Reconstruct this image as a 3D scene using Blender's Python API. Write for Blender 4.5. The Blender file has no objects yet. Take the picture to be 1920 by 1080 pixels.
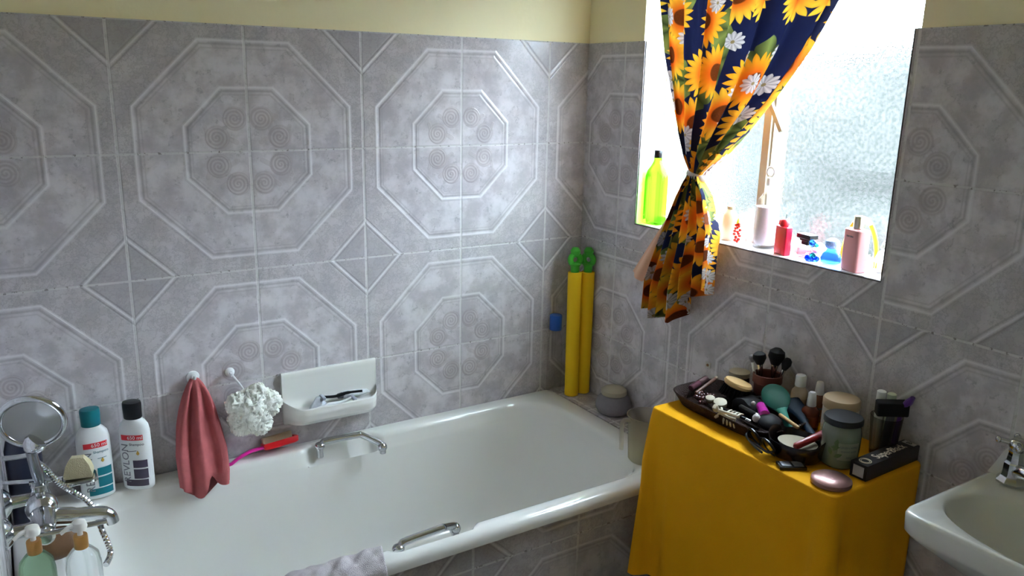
import bpy, math, random
from mathutils import Vector, Matrix, noise
from math import pi, sin, cos, sqrt, radians as R
random.seed(7)
S = bpy.context.scene
COL = S.collection

# ------------------------------------------------------------ camera
T = 1 / 3.0                       # wall tile size (m)
cam_d = bpy.data.cameras.new('camera'); cam = bpy.data.objects.new('camera', cam_d); COL.objects.link(cam)
cam_d.sensor_width = 36; cam_d.lens = 1510.67 / 1920 * 36; cam_d.clip_start = .01
rt, up, fw = Vector((.8470, -.5316, .0201)), Vector((.1154, .2202, .9686)), Vector((.5195, .8178, -.2471))
fw.normalize(); rt = (rt - fw * rt.dot(fw)).normalized(); up = rt.cross(fw)
cam.matrix_world = Matrix(((rt.x, up.x, -fw.x, -1.7497), (rt.y, up.y, -fw.y, -2.295), (rt.z, up.z, -fw.z, 1.649), (0, 0, 0, 1)))
S.camera = cam
# ------------------------------------------------------------ sky and exposure
SKY = 46.0
w = bpy.data.worlds.new('sky'); S.world = w; w.use_nodes = True
bg = w.node_tree.nodes['Background']; bg.inputs[0].default_value = (.68, .82, 1.0, 1); bg.inputs[1].default_value = SKY
S.view_settings.view_transform = 'Standard'; S.view_settings.look = 'None'
S.view_settings.exposure = 0.6; S.view_settings.gamma = 1
S.cycles.use_denoising = True; S.cycles.max_bounces = 10; S.cycles.diffuse_bounces = 5
S.cycles.transparent_max_bounces = 12; S.cycles.sample_clamp_indirect = 25.0
def portal(loc, rot, sx, sy):
    l = bpy.data.lights.new('portal', 'AREA'); l.shape = 'RECTANGLE'; l.size = sx; l.size_y = sy
    o = bpy.data.objects.new('window_portal', l); COL.objects.link(o); o.location = loc; o.rotation_euler = rot
    l.cycles.is_portal = True
portal((.14, -.7355, 1.63), (0, R(90), 0), .86, .9)

# ------------------------------------------------------------ node expression helper
class X:
    nt = None
    def __init__(s, v): s.v = v
    @staticmethod
    def m(op, *a):
        n = X.nt.nodes.new('ShaderNodeMath'); n.operation = op
        for i, q in enumerate(a):
            if isinstance(q, X): X.nt.links.new(q.v, n.inputs[i])
            else: n.inputs[i].default_value = q
        return X(n.outputs[0])
    def __add__(s, o): return X.m('ADD', s, o)
    __radd__ = __add__
    def __sub__(s, o): return X.m('SUBTRACT', s, o)
    def __rsub__(s, o): return X.m('SUBTRACT', o, s)
    def __mul__(s, o): return X.m('MULTIPLY', s, o)
    __rmul__ = __mul__
    def __truediv__(s, o): return X.m('DIVIDE', s, o)
    def __lt__(s, o): return X.m('LESS_THAN', s, o)
    def __gt__(s, o): return X.m('GREATER_THAN', s, o)
def xabs(a): return X.m('ABSOLUTE', a)
def xmin(a, b): return X.m('MINIMUM', a, b)
def xmax(a, b): return X.m('MAXIMUM', a, b)
def xsqrt(a): return X.m('SQRT', a)
def xsin(a): return X.m('SINE', a)
def xmod2(a): return X.m('FLOORED_MODULO', a, 2.0)
def band(d, c, wd):               # soft bump, 1 at d == c, 0 at |d-c| > wd
    return X.m('MAXIMUM', 1.0 - xabs(d - c) / wd, 0.0)
def step(d, e0, e1):              # smooth 0..1 from e0 to e1
    n = X.nt.nodes.new('ShaderNodeMapRange'); n.interpolation_type = 'SMOOTHSTEP'
    X.nt.links.new(d.v, n.inputs[0]); n.inputs[1].default_value = e0; n.inputs[2].default_value = e1
    return X(n.outputs[0])
def mixc(f, a, b):
    n = X.nt.nodes.new('ShaderNodeMix'); n.data_type = 'RGBA'
    for i, q in ((0, f), (6, a), (7, b)):
        if isinstance(q, X): X.nt.links.new(q.v, n.inputs[i])
        elif isinstance(q, (int, float)): n.inputs[i].default_value = q
        else: n.inputs[i].default_value = (*q, 1)
    return X(n.outputs[2])
def node(t, **kw):
    n = X.nt.nodes.new(t)
    for k, v in kw.items(): setattr(n, k, v)
    return n
def noisef(vec, scale, detail=3, rough=.5):
    n = node('ShaderNodeTexNoise'); n.inputs['Scale'].default_value = scale; n.inputs['Detail'].default_value = detail
    n.inputs['Roughness'].default_value = rough; X.nt.links.new(vec, n.inputs['Vector']); return X(n.outputs[0])
def newmat(name):
    m = bpy.data.materials.new(name); m.use_nodes = True; X.nt = m.node_tree
    return m, m.node_tree.nodes['Principled BSDF']
def bump(p, h, strength=1, dist=.002):
    b = node('ShaderNodeBump'); b.inputs['Strength'].default_value = strength; b.inputs['Distance'].default_value = dist
    X.nt.links.new(h.v, b.inputs['Height']); X.nt.links.new(b.outputs[0], p.inputs['Normal']); return b
def mat(name, c, rough=.5, metal=0, trans=0, ior=1.45, alpha=1, coat=0, sub=0, var=0, vscale=30, bmp=0, bscale=200, spec=.5):
    m, p = newmat(name)
    p.inputs['Base Color'].default_value = (*c, 1); p.inputs['Roughness'].default_value = rough; p.inputs['Metallic'].default_value = metal
    p.inputs['Transmission Weight'].default_value = trans; p.inputs['IOR'].default_value = ior; p.inputs['Alpha'].default_value = alpha
    p.inputs['Coat Weight'].default_value = coat; p.inputs['Specular IOR Level'].default_value = spec
    if sub: p.inputs['Subsurface Weight'].default_value = sub; p.inputs['Subsurface Scale'].default_value = .01
    if var or bmp:
        tc = node('ShaderNodeTexCoord').outputs['Object']
    if var:
        f = noisef(tc, vscale)
        m.node_tree.links.new(mixc(f, [q * (1 - var) for q in c], [min(1, q * (1 + var)) for q in c]).v, p.inputs['Base Color'])
    if bmp: bump(p, noisef(tc, bscale, 2), 1, bmp)
    return m

# ------------------------------------------------------------ tile material
def tile_mat(name, expr_u, expr_v, plaster=False, shift=False, tone=1.0):
    """expr_u/expr_v = (axis, scale, offset): tile coordinate = axis*scale + offset; octagon centres at even u, even v"""
    m, p = newmat(name)
    tc = node('ShaderNodeTexCoord').outputs['Object']
    sp = node('ShaderNodeSeparateXYZ'); m.node_tree.links.new(tc, sp.inputs[0])
    ax = dict(x=X(sp.outputs[0]), y=X(sp.outputs[1]), z=X(sp.outputs[2]))
    u = ax[expr_u[0]] * expr_u[1] + expr_u[2]; v = ax[expr_v[0]] * expr_v[1] + expr_v[2]
    if shift: us = u + (u > 3.0) * (v > -1.0)
    else: us = u
    a = xabs(xmod2(us + 1.0) - 1.0); b = xabs(xmod2(v + 1.0) - 1.0)
    o = xmax(xmax(a, b), (a + b) * .70711)
    light = xmax(band(o, .875, .018), band(o, .51, .018))
    groove = xmax(band(o, .845, .014), band(o, .482, .014))
    fine = xmax(band(o, .815, .010), band(o, .455, .010))
    dd = (1.0 - a) + (1.0 - b)
    light = xmax(light, band(dd, .335, .022)); groove = xmax(groove, xmax(band(dd, .305, .016), band(dd, .368, .014)))
    # four pairs of scrolls
    def disc(cx, cy, r, turn):
        dx, dy = a - cx, b - cy
        r_ = xsqrt(dx * dx + dy * dy)
        ang = X.m('ARCTAN2', dy, dx)
        ins = 1.0 - step(r_, r * .93, r * 1.04)
        ring = (xsin(r_ * (2 * pi * 3.2 / r) + ang * turn) * .5 + .5)
        return ins, ins * ring, band(r_, r, .012)
    d1 = disc(.108, .265, .092, 1.0); d2 = disc(.255, .115, .092, -1.0)
    def cap(x0, y0, x1, y1, r):
        px, py = a - x0, b - y0; bx, by = x1 - x0, y1 - y0
        h = xmin(xmax((px * bx + py * by) / (bx * bx + by * by), 0.0), 1.0)
        ex, ey = px - h * bx, py - h * by
        return 1.0 - step(xsqrt(ex * ex + ey * ey), r * .7, r)
    tail = xmax(cap(.10, .075, .18, .12, .024), xmax(cap(.19, .25, .235, .285, .022), cap(.33, .15, .345, .205, .02)))
    ins = xmax(xmax(d1[0], d2[0]), tail)
    ring = xmax(d1[1], d2[1]); edge = xmax(d1[2], d2[2])
    # mottling
    n1 = noisef(tc, 14, 5, .6); n2 = noisef(tc, 40, 4, .65); n3 = noisef(tc, 5, 2)
    vein = band(n1, .5, .02) * step(n2, .48, .62)
    outer = step(o, .875, .885)
    dia = 1.0 - step(dd, .30, .32)
    # floral darker blots on the border strips
    fl = noisef(tc, 55, 2, .5)
    strip = outer * (1.0 - step(xmin(a, b), .26, .30))
    blot = strip * band(fl, .5, .05)
    c = mixc(step(n1, .35, .65), (.47, .43, .45), (.66, .615, .635))
    c = mixc(outer * .42, c, (.46, .425, .43)); c = mixc(dia * .62, c, (.40, .37, .385))
    c = mixc(step(n2, .5, .7) * .3 + vein * .6, c, (.36, .335, .35))
    c = mixc(blot * .30, c, (.30, .27, .28)); c = mixc(outer * band(n2, .5, .04) * .55, c, (.34, .31, .32))
    c = mixc(ins * .32, c, (.44, .385, .385)); c = mixc(xmax(ring * .5, edge * .45), c, (.36, .305, .31))
    c = mixc(groove * .55 + fine * .35, c, (.33, .30, .31)); c = mixc(light * .85, c, (.76, .73, .74))
    # joints
    ju = xabs(X.m('FLOORED_MODULO', u + .5, 1.0) - .5); jv = xabs(X.m('FLOORED_MODULO', v + .5, 1.0) - .5)
    jg = 1.0 - step(ju, .008, .014); jh = 1.0 - step(jv, .006, .011)
    grime = step(noisef(tc, 60, 3, .7), .54, .62)
    gj = xmax(jg, jh)
    c = mixc(gj * .85, c, (.60, .58, .57)); c = mixc(xmax(jh, jg * .25) * grime * .8, c, (.16, .13, .12))
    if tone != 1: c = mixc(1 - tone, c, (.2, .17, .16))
    h = light * .9 - groove * .6 - gj * .8 + ring * .35 + ins * .2 + n2 * .06
    bump(p, h, .6, .0016)
    m.node_tree.links.new(c.v, p.inputs['Base Color'])
    rg = .17 + n3 * .12 + gj * .4
    m.node_tree.links.new(rg.v, p.inputs['Roughness'])
    p.inputs['Specular IOR Level'].default_value = .42
    return m

# ------------------------------------------------------------ geometry helpers
def box(x0, x1, y0, y1, z0, z1):
    v = [(x, y, z) for z in (z0, z1) for y in (y0, y1) for x in (x0, x1)]
    return v, [(0, 2, 3, 1), (4, 5, 7, 6), (0, 1, 5, 4), (2, 6, 7, 3), (0, 4, 6, 2), (1, 3, 7, 5)]
def loft(rings, close=True, cap0=True, cap1=True):
    n = len(rings[0]); v = [tuple(p) for r in rings for p in r]; f = []
    for i in range(len(rings) - 1):
        for j in range(n if close else n - 1):
            k = (j + 1) % n
            f.append((i * n + j, i * n + k, (i + 1) * n + k, (i + 1) * n + j))
    if cap0: f.append(tuple(range(n - 1, -1, -1)))
    if cap1: f.append(tuple((len(rings) - 1) * n + j for j in range(n)))
    return v, f
def lathe(prof, n=28, c=(0, 0), sx=1, sy=1):
    return loft([[(c[0] + r * sx * cos(2 * pi * j / n), c[1] + r * sy * sin(2 * pi * j / n), z) for j in range(n)] for r, z in prof])
def rrect(x0, x1, y0, y1, r, n=6, m=1):
    pts = []
    for (cx, cy, a0) in ((x1 - r, y0 + r, -pi / 2), (x1 - r, y1 - r, 0), (x0 + r, y1 - r, pi / 2), (x0 + r, y0 + r, pi)):
        arc = [(cx + r * cos(a0 + pi / 2 * k / n), cy + r * sin(a0 + pi / 2 * k / n)) for k in range(n + 1)]
        if pts and m > 1:
            a = pts[-1]; b = arc[0]
            pts += [(a[0] + (b[0] - a[0]) * k / m, a[1] + (b[1] - a[1]) * k / m) for k in range(1, m)]
        pts += arc
    if m > 1:
        a = pts[-1]; b = pts[0]; pts += [(a[0] + (b[0] - a[0]) * k / m, a[1] + (b[1] - a[1]) * k / m) for k in range(1, m)]
    return pts
def rbox(sx, sy, sz, r=.006, e=.002, z0=0, c=(0, 0), taper=1):
    """upright box, rounded vertical corners r, eased edges e"""
    rings = []
    for ins, z, s in ((e, 0, 1), (0, e, 1), (0, sz - e, taper), (e, sz, taper)):
        rings.append([(c[0] + px, c[1] + py, z0 + z) for px, py in rrect(-(sx / 2) * s + ins, (sx / 2) * s - ins, -(sy / 2) * s + ins, (sy / 2) * s - ins, max(r - ins, .0008), 5)])
    return loft(rings)
def tube(path, r, n=12, cap=True):
    path = [Vector(p) for p in path]; rings = []; ref = None
    for i, p in enumerate(path):
        d = (path[min(i + 1, len(path) - 1)] - path[max(i - 1, 0)]).normalized()
        if ref is None:
            ref = Vector((0, 0, 1)) if abs(d.z) < .9 else Vector((1, 0, 0))
        a = (ref - d * ref.dot(d)).normalized(); b = d.cross(a); ref = a
        rr = r[i] if isinstance(r, (list, tuple)) else r
        rings.append([p + (a * cos(2 * pi * j / n) + b * sin(2 * pi * j / n)) * rr for j in range(n)])
    return loft(rings, True, cap, cap)
def smooth_path(pts, k=6):
    pts = [Vector(p) for p in pts]; out = []
    for i in range(len(pts) - 1):
        p0 = pts[max(i - 1, 0)]; p1 = pts[i]; p2 = pts[i + 1]; p3 = pts[min(i + 2, len(pts) - 1)]
        for j in range(k):
            t = j / k
            out.append(.5 * ((2 * p1) + (p2 - p0) * t + (2 * p0 - 5 * p1 + 4 * p2 - p3) * t * t + (3 * p1 - p0 - 3 * p2 + p3) * t ** 3))
    out.append(pts[-1]); return out
def sphere(c, r, n=16, sx=1, sy=1, sz=1):
    m = n // 2
    v, f = loft([[(c[0] + r * sx * sin(pi * i / m) * cos(2 * pi * j / n), c[1] + r * sy * sin(pi * i / m) * sin(2 * pi * j / n), c[2] - r * sz * cos(pi * i / m)) for j in range(n)] for i in [.15] + list(range(1, m)) + [m - .15]])
    return v, f
def torus(c, Rr, r, axis='z', n=28, k=10):
    v = []; f = []
    for i in range(n):
        a = 2 * pi * i / n
        for j in range(k):
            b = 2 * pi * j / k; q = Rr + r * cos(b); p = (q * cos(a), q * sin(a), r * sin(b))
            if axis == 'y': p = (p[0], p[2], p[1])
            if axis == 'x': p = (p[2], p[0], p[1])
            v.append((c[0] + p[0], c[1] + p[1], c[2] + p[2]))
            f.append((i * k + j, ((i + 1) % n) * k + j, ((i + 1) % n) * k + (j + 1) % k, i * k + (j + 1) % k))
    return v, f
def join(*gs):
    V = []; F = []
    for v, f in gs:
        o = len(V); V += [tuple(p) for p in v]; F += [tuple(i + o for i in q) for q in f]
    return V, F
def xf(g, mtx): return [tuple(mtx @ Vector(p)) for p in g[0]], g[1]
def rot(g, ax, deg, c=(0, 0, 0)):
    c = Vector(c); return xf(g, Matrix.Translation(c) @ Matrix.Rotation(R(deg), 4, ax) @ Matrix.Translation(-c))
def mv(g, x=0, y=0, z=0): return xf(g, Matrix.Translation((x, y, z)))
def grid(fn, nu, nv):
    v = []; uv = []
    for i in range(nv + 1):
        for j in range(nu + 1):
            v.append(tuple(fn(j / nu, i / nv))); uv.append((j / nu, i / nv))
    f = [(i * (nu + 1) + j, i * (nu + 1) + j + 1, (i + 1) * (nu + 1) + j + 1, (i + 1) * (nu + 1) + j) for i in range(nv) for j in range(nu)]
    return v, f, uv

def mk(name, g, m, parent=None, smooth=40, uv=None, fixn=True):
    me = bpy.data.meshes.new(name); me.from_pydata(g[0], [], g[1]); me.validate()
    if fixn:
        import bmesh
        bm = bmesh.new(); bm.from_mesh(me); bmesh.ops.recalc_face_normals(bm, faces=bm.faces); bm.to_mesh(me); bm.free()
    for q in (m if isinstance(m, (list, tuple)) else [m]): me.materials.append(q)
    if uv:
        l = me.uv_layers.new(name='uv')
        for lp in me.loops: l.data[lp.index].uv = uv[lp.vertex_index]
    if smooth:
        me.shade_smooth(); me.set_sharp_from_angle(angle=R(smooth))
    o = bpy.data.objects.new(name, me); COL.objects.link(o)
    if parent: o.parent = parent
    return o
def thing(name, label, cat, loc=(0, 0, 0), rotz=0, group=None, rotv=None):
    o = bpy.data.objects.new(name, None); COL.objects.link(o); o.location = loc; o.empty_display_size = .02
    o.rotation_euler = rotv or (0, 0, R(rotz)); o['label'] = label; o['category'] = cat
    if group: o['group'] = group
    return o
def solo(name, label, cat, g, m, loc=(0, 0, 0), rotz=0, group=None, rotv=None, smooth=40, **kw):
    o = mk(name, g, m, None, smooth, **kw); o.location = loc; o.rotation_euler = rotv or (0, 0, R(rotz))
    o['label'] = label; o['category'] = cat
    if group: o['group'] = group
    return o
def struct(name, g, m, parent=None, smooth=0, **kw):
    o = mk(name, g, m, parent, smooth, **kw)
    if parent is None: o['kind'] = 'structure'
    return o
def text_geo(s, size, ext=.0003, sx=1):
    c = bpy.data.curves.new('t', 'FONT'); c.body = s; c.size = size; c.extrude = ext; c.align_x = 'CENTER'; c.align_y = 'CENTER'; c.resolution_u = 3
    o = bpy.data.objects.new('t', c); COL.objects.link(o)
    me = bpy.data.meshes.new_from_object(o.evaluated_get(bpy.context.evaluated_depsgraph_get()))
    g = [(v.co.x * sx, v.co.y, v.co.z) for v in me.vertices], [tuple(p.vertices) for p in me.polygons]
    bpy.data.objects.remove(o); bpy.data.curves.remove(c); bpy.data.meshes.remove(me)
    return g
def stand(g): return rot(g, 'X', 90)      # text in xy plane -> xz plane facing -y

# ------------------------------------------------------------ materials
PLASTER = mat('cream_plaster', (.92, .83, .54), .85, var=.04, vscale=6, bmp=.0006, bscale=60)
CEIL = mat('ceiling_paint', (.80, .78, .70), .9)
FLOOR = mat('floor_tile', (.30, .26, .23), .4, var=.15, vscale=8)
CER = mat('white_enamel', (.79, .77, .73), .12, coat=.5)
CERB = mat('basin_ceramic', (.74, .73, .68), .15, coat=.4)
CHROME = mat('chrome', (.60, .61, .63), .14, 1)
WHITE = mat('white_plastic', (.82, .82, .82), .35)
CREAM = mat('cream_plastic', (.42, .36, .25), .5)
BLACK = mat('black_plastic', (.008, .008, .010), .3, spec=.35)
SATIN = mat('black_satin', (.010, .009, .010), .6, spec=.2)
RED = mat('red_label', (.75, .02, .03), .4)
INK = mat('grey_ink', (.10, .10, .12), .5)
def uvtile(name):
    pass
TB = tile_mat('wall_tile_back', ('x', -1 / T, -.4828 - 1), ('z', 1 / T, -1.45 / T))
TR = tile_mat('wall_tile_right', ('y', -1 / T, -.5883), ('z', 1 / T, -1.45 / T), shift=True)
TL = tile_mat('wall_tile_left', ('y', -1 / T, -.4), ('z', 1 / T, -1.45 / T))
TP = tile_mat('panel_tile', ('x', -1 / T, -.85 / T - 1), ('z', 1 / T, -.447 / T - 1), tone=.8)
TG = tile_mat('ledge_tile', ('y', -1 / T, -.2), ('x', -1 / T, -.3))

# ------------------------------------------------------------ room shell
ZT = 1.45 + T      # top of the tiling
XL, YF, ZC = -1.835, -2.72, 2.55
WY0, WY1, WZ0, WZ1 = -1.183, -.288, 1.207, 2.06   # window opening
def shell(name, gp, gt, mt):
    o = mk(name, join(gp, gt), [PLASTER, mt], None, 0); n = len(gp[1])
    for i, p in enumerate(o.data.polygons): p.material_index = 1 if i >= n else 0
    o['kind'] = 'structure'; return o
shell('wall_back', box(XL - .1, .2, .006, .12, 0, ZC), box(XL, 0, 0, .0058, 0, ZT), TB)
shell('wall_left', box(XL - .12, XL - .006, YF, .006, 0, ZC), box(XL - .0058, XL, YF, 0, 0, ZT), TL)
# window wall: plaster body with the opening, tiled skin with the opening
def wall_with_hole(x0, x1, y0, y1, z0, z1, hy0, hy1, hz0, hz1):
    g = [box(x0, x1, y0, y1, z0, hz0), box(x0, x1, y0, hy0, hz0, min(hz1, z1)), box(x0, x1, hy1, y1, hz0, min(hz1, z1))]
    if z1 > hz1: g.append(box(x0, x1, y0, y1, hz1, z1))
    return join(*g)
shell('wall_right', wall_with_hole(.006, .2, YF, .006, 0, ZC, WY0 - .012, WY1 + .012, WZ0 - .006, WZ1),
      wall_with_hole(0, .0058, YF, 0, 0, ZT, WY0, WY1, WZ0, 9), TR)
struct('wall_front', box(XL - .1, .2, YF - .15, YF, 0, ZC), PLASTER)
struct('floor', box(XL - .1, .2, YF - .1, .1, -.1, 0), FLOOR)
struct('ceiling', box(XL - .1, .2, YF - .1, .1, ZC, ZC + .1), CEIL)
# tiled sill and reveals
struct('trim_1', box(.0005, .098, WY0, WY1, WZ0 - .008, WZ0), mat('sill_glaze', (.72, .74, .78), .15, var=.12, vscale=25))
RV = mat('reveal_white', (.80, .78, .74), .4)
struct('trim_2', box(.001, .10, WY1, WY1 + .011, WZ0, ZT), RV)
struct('trim_3', box(.001, .10, WY0 - .011, WY0, WZ0, ZT), RV)
struct('trim_4', join(box(-.001, .0004, WY0 - .002, WY1 + .002, WZ0 - .0035, WZ0 - .001), box(-.001, .0004, WY0 - .003, WY0 - .0005, WZ0, ZT), box(-.001, .0004, WY1 + .0005, WY1 + .003, WZ0, ZT)), mat('joint_grime', (.08, .06, .055), .8))
# outdoors
struct('garden_ground', box(.25, 40, -30, 30, -.6, -.5), mat('garden', (.009, .0095, .0075), .9, var=.3, vscale=.8))


def blocker():  # added outside to keep the bright low sky out of the panes
    v, f, _ = grid(lambda a, b: (4.2 + .25 * noise.noise(Vector((a * 60, b * 9, 0))) + .5 * max(0, b - .8), -22 + 44 * a, -.5 + 2.65 * b + .12 * noise.noise(Vector((a * 50, 3, 1))) * b), 160, 14)
    v2, f2, _ = grid(lambda a, b: (4.4 + 1.2 * b, -22 + 44 * a, 2.12 - 2.6 * b), 160, 2)
    return join((v, f), (v2, f2))
solo('sky_blocker', 'added dark hedge outside beyond the frosted window', 'blocker', blocker(), mat('blocker_dark', (.0112, .0108, .0080), .9, var=.5, vscale=6))
# ------------------------------------------------------------ windows
def frosted(name, scale, tr=.5, disp=.004):
    m, p = newmat(name)
    tc = node('ShaderNodeTexCoord').outputs['Object']
    p.inputs['Base Color'].default_value = (.97, .99, .98, 1); p.inputs['Transmission Weight'].default_value = 1
    p.inputs['Roughness'].default_value = 0; p.inputs['IOR'].default_value = 1.4
    n = noisef(tc, scale, 2, .5); bump(p, n, 1, disp)
    t = node('ShaderNodeBsdfTransparent'); mx = node('ShaderNodeMixShader')
    mx.inputs[0].default_value = tr
    glint = step(noisef(tc, scale * .9, 2, .6), .36, .60)          # light and dark glints of the ripples, painted into the tint
    t2 = mixc(glint, (.76, .81, .78), (1, 1, 1)); m.node_tree.links.new(t2.v, t.inputs[0]); m.node_tree.links.new(t2.v, p.inputs['Base Color'])
    m.node_tree.links.new(p.outputs[0], mx.inputs[1]); m.node_tree.links.new(t.outputs[0], mx.inputs[2])
    m.node_tree.links.new(mx.outputs[0], m.node_tree.nodes['Material Output'].inputs[0]); return m
FRM = mat('beige_window_frame', (.36, .30, .22), .45)
GL1 = frosted('rippled_glass', 115, .5, .0007); GL2 = frosted('pebbled_glass', 180, .5, .00055)
win = bpy.data.objects.new('window_1', None); COL.objects.link(win); win['kind'] = 'structure'
fy = -.722
struct('window_frame', join(box(.098, .13, WY0, WY1, WZ0, WZ0 + .018), box(.098, .13, WY0, WY1, WZ1 - .02, WZ1), box(.098, .13, WY0, WY0 + .015, WZ0, WZ1),
       box(.098, .13, WY1 - .006, WY1, WZ0, WZ1)), mat('white_window_frame', (.85, .85, .83), .4), win)
struct('mullion', join(box(.092, .13, fy - .010, fy + .015, WZ0, WZ1), box(.10, .135, fy - .016, fy - .006, WZ0, WZ1)), FRM, win)
struct('pane', box(.114, .118, WY0 + .012, fy - .012, WZ0 + .015, WZ1 - .015), GL1, win)
struct('pane', box(.114, .118, fy + .01, WY1 - .004, WZ0 + .015, WZ1 - .015), GL2, win)
struct('catch', join(box(.08, .094, fy - .012, fy + .002, 1.60, 1.625), rot(box(.078, .088, fy - .013, fy - .001, 1.515, 1.612), 'X', -32, (.08, fy, 1.61))), mat('dull_brass', (.28, .25, .2), .4, .8), win)

# ------------------------------------------------------------ bath
BZ = .55; BX0, BX1, BY0 = XL + .003, -.121, -.738
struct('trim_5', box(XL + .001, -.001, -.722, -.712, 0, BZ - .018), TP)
struct('trim_6', box(-.12, -.001, -.711, -.001, 0, BZ), TG)
def tub():
    lv = [  # (x0 inset, x1 inset, y front inset, y back inset, corner r, z, notch)
        (.012, .006, .014, .004, .012, .512, 0), (.002, .002, .002, .002, .02, .516, 0), (.0, .0, .0, .0, .024, .530, 0), (.002, .001, .003, .001, .024, .543, 0), (.01, .006, .012, .006, .022, .551, 0), (.03, .03, .034, .03, .05, .5525, .3),
        (.095, .062, .048, .050, .14, .552, 1), (.105, .07, .056, .058, .15, .548, 1), (.112, .077, .061, .063, .16, .535, 1), (.116, .082, .064, .066, .165, .512, 1), (.120, .088, .068, .070, .165, .503, .6), (.122, .09, .070, .072, .165, .497, 0),
        (.135, .13, .078, .080, .165, .42, 0), (.15, .19, .088, .09, .165, .33, 0), (.17, .26, .10, .102, .16, .24, 0), (.19, .32, .12, .12, .15, .19, 0), (.23, .38, .16, .16, .12, .168, 0), (.30, .45, .22, .22, .08, .162, 0)]
    rings = []
    for a, b, c, d, r, z, nt in lv:
        ring = []
        for x, y in rrect(BX0 + a, BX1 - b, BY0 + c, -.001 - d, r, 14, 70):
            if nt:
                wgt = max(0, min(1, (.125 - abs(x + .945)) / .03)); wgt = wgt * wgt * (3 - 2 * wgt)
                if y > -.15: y += .030 * wgt * nt; zz = z - (.022 * wgt if nt == .6 else 0)
                elif y < -.6: y -= .026 * wgt * nt; zz = z
                else: zz = z
            else: zz = z
            ring.append((x, y, zz))
        rings.append(ring)
    return loft(rings, True, False, True)
bath = thing('bathtub', 'white enamel built-in bathtub with two chrome grips along the tiled wall', 'bathtub', (BX0, BY0, 0))
o = mk('tub_shell', mv(tub(), -BX0, -BY0), CER, bath, 50)
def grip(y0, sgn, dx, dz):
    q = .078 if sgn > 0 else .030
    p = smooth_path([(-1.045, y0, BZ - .035), (-1.045, y0, BZ - .006), (-1.036, y0 - .001 * sgn, BZ + .010), (-1.02, y0 - .003 * sgn, BZ + .015), (-.925, y0 - q * .22 * sgn, BZ + .018), (-.917, y0 - q * .26 * sgn, BZ + .017), (-.878, y0 - q * .9 * sgn, BZ + .001), (-.872, y0 - q * sgn, BZ - .012), (-.870, y0 - q * sgn, BZ - .030)], 4)
    a = tube(p, .0102, 12)
    kn = [sphere((-1.045, y0, BZ + .002), .016, 14, 1, 1, .8), sphere((-.872, y0 - q * sgn, BZ - .010), .016, 14)]
    return mv(a, -BX0 + dx, -BY0, dz), [mv(k, -BX0 + dx, -BY0, dz) for k in kn]
for y0, sg, dx, dz in ((-.056, 1, .028, 0), (-.672, -1, .012, -.016)):
    a, b = grip(y0, sg, dx, dz)
    h = mk('grip_handle', a, CHROME, bath, 60)
    for k in b: mk('grip_mount', k, CHROME, h, 60)

# ------------------------------------------------------------ curtain
def curtain_mat():
    m, p = newmat('sunflower_cloth')
    uvn = node('ShaderNodeTexCoord').outputs['UV']; L = m.node_tree.links
    def flower(scale, off, npet, rr, rnd, seedrot, keep=None):
        mp = node('ShaderNodeMapping'); mp.inputs['Scale'].default_value = (scale, scale, 1); mp.inputs['Location'].default_value = (*off, 0); L.new(uvn, mp.inputs[0])
        v = node('ShaderNodeTexVoronoi', voronoi_dimensions='2D'); v.inputs['Scale'].default_value = 1; v.inputs['Randomness'].default_value = rnd; L.new(mp.outputs[0], v.inputs['Vector'])
        sub = node('ShaderNodeVectorMath', operation='SUBTRACT'); L.new(mp.outputs[0], sub.inputs[0]); L.new(v.outputs['Position'], sub.inputs[1])
        s = node('ShaderNodeSeparateXYZ'); L.new(sub.outputs[0], s.inputs[0]); dx, dy = X(s.outputs[0]), X(s.outputs[1])
        r = xsqrt(dx * dx + dy * dy); a = X.m('ARCTAN2', dy, dx)
        sc = node('ShaderNodeSeparateColor'); L.new(v.outputs['Color'], sc.inputs[0]); rndv = X(sc.outputs[0])
        pet = xabs(X.m('PINGPONG', a * (npet / (2 * pi)) + rndv * 5.0, .5)) * 2.0     # 0..1
        lim = rr * (.70 + .34 * X.m('POWER', pet, .6))
        k = 1.0 - step(r - lim, -.012, .012)
        if keep: k = k * (rndv > keep)
        return k, r, pet, X(sc.outputs[1])
    k1, r1, p1, q1 = flower(6.9, (.3, .1), 21, .51, .66, 0)
    k2, r2, p2, q2 = flower(15.5, (.9, .45), 11, .42, .75, 0, .70)
    k3, r3, p3, q3 = flower(8.0, (.2, .7), 5, .62, 1.0, 0, .45)
    bgc = mixc(k3 * .9, (.010, .013, .045), mixc(p3, (.05, .065, .015), (.22, .26, .06)))
    pet = mixc(step(r1, .16, .44), (.72, .13, .01), mixc(q1, (.90, .36, .015), (.95, .62, .05)))
    pet = mixc((1.0 - p1) * step(r1, .2, .5) * .55, pet, (.55, .20, .01))
    cen = 1.0 - step(r1, .15, .18)
    nz = noisef(uvn, 420, 2)
    c = mixc(k1, bgc, mixc(cen, pet, mixc(nz, (.035, .008, .004), (.22, .05, .01))))
    dc = mixc(1.0 - step(r2, .06, .08), mixc(p2, (.34, .30, .30), (.66, .60, .58)), (.30, .22, .10))
    c = mixc(k2, c, dc)
    L.new(c.v, p.inputs['Base Color']); p.inputs['Roughness'].default_value = .8; p.inputs['Specular IOR Level'].default_value = .15
    t = node('ShaderNodeBsdfTranslucent'); L.new(c.v, t.inputs[0]); mx = node('ShaderNodeMixShader'); mx.inputs[0].default_value = .12
    L.new(p.outputs[0], mx.inputs[1]); L.new(t.outputs[0], mx.inputs[2]); L.new(mx.outputs[0], m.node_tree.nodes['Material Output'].inputs[0])
    return m
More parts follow.
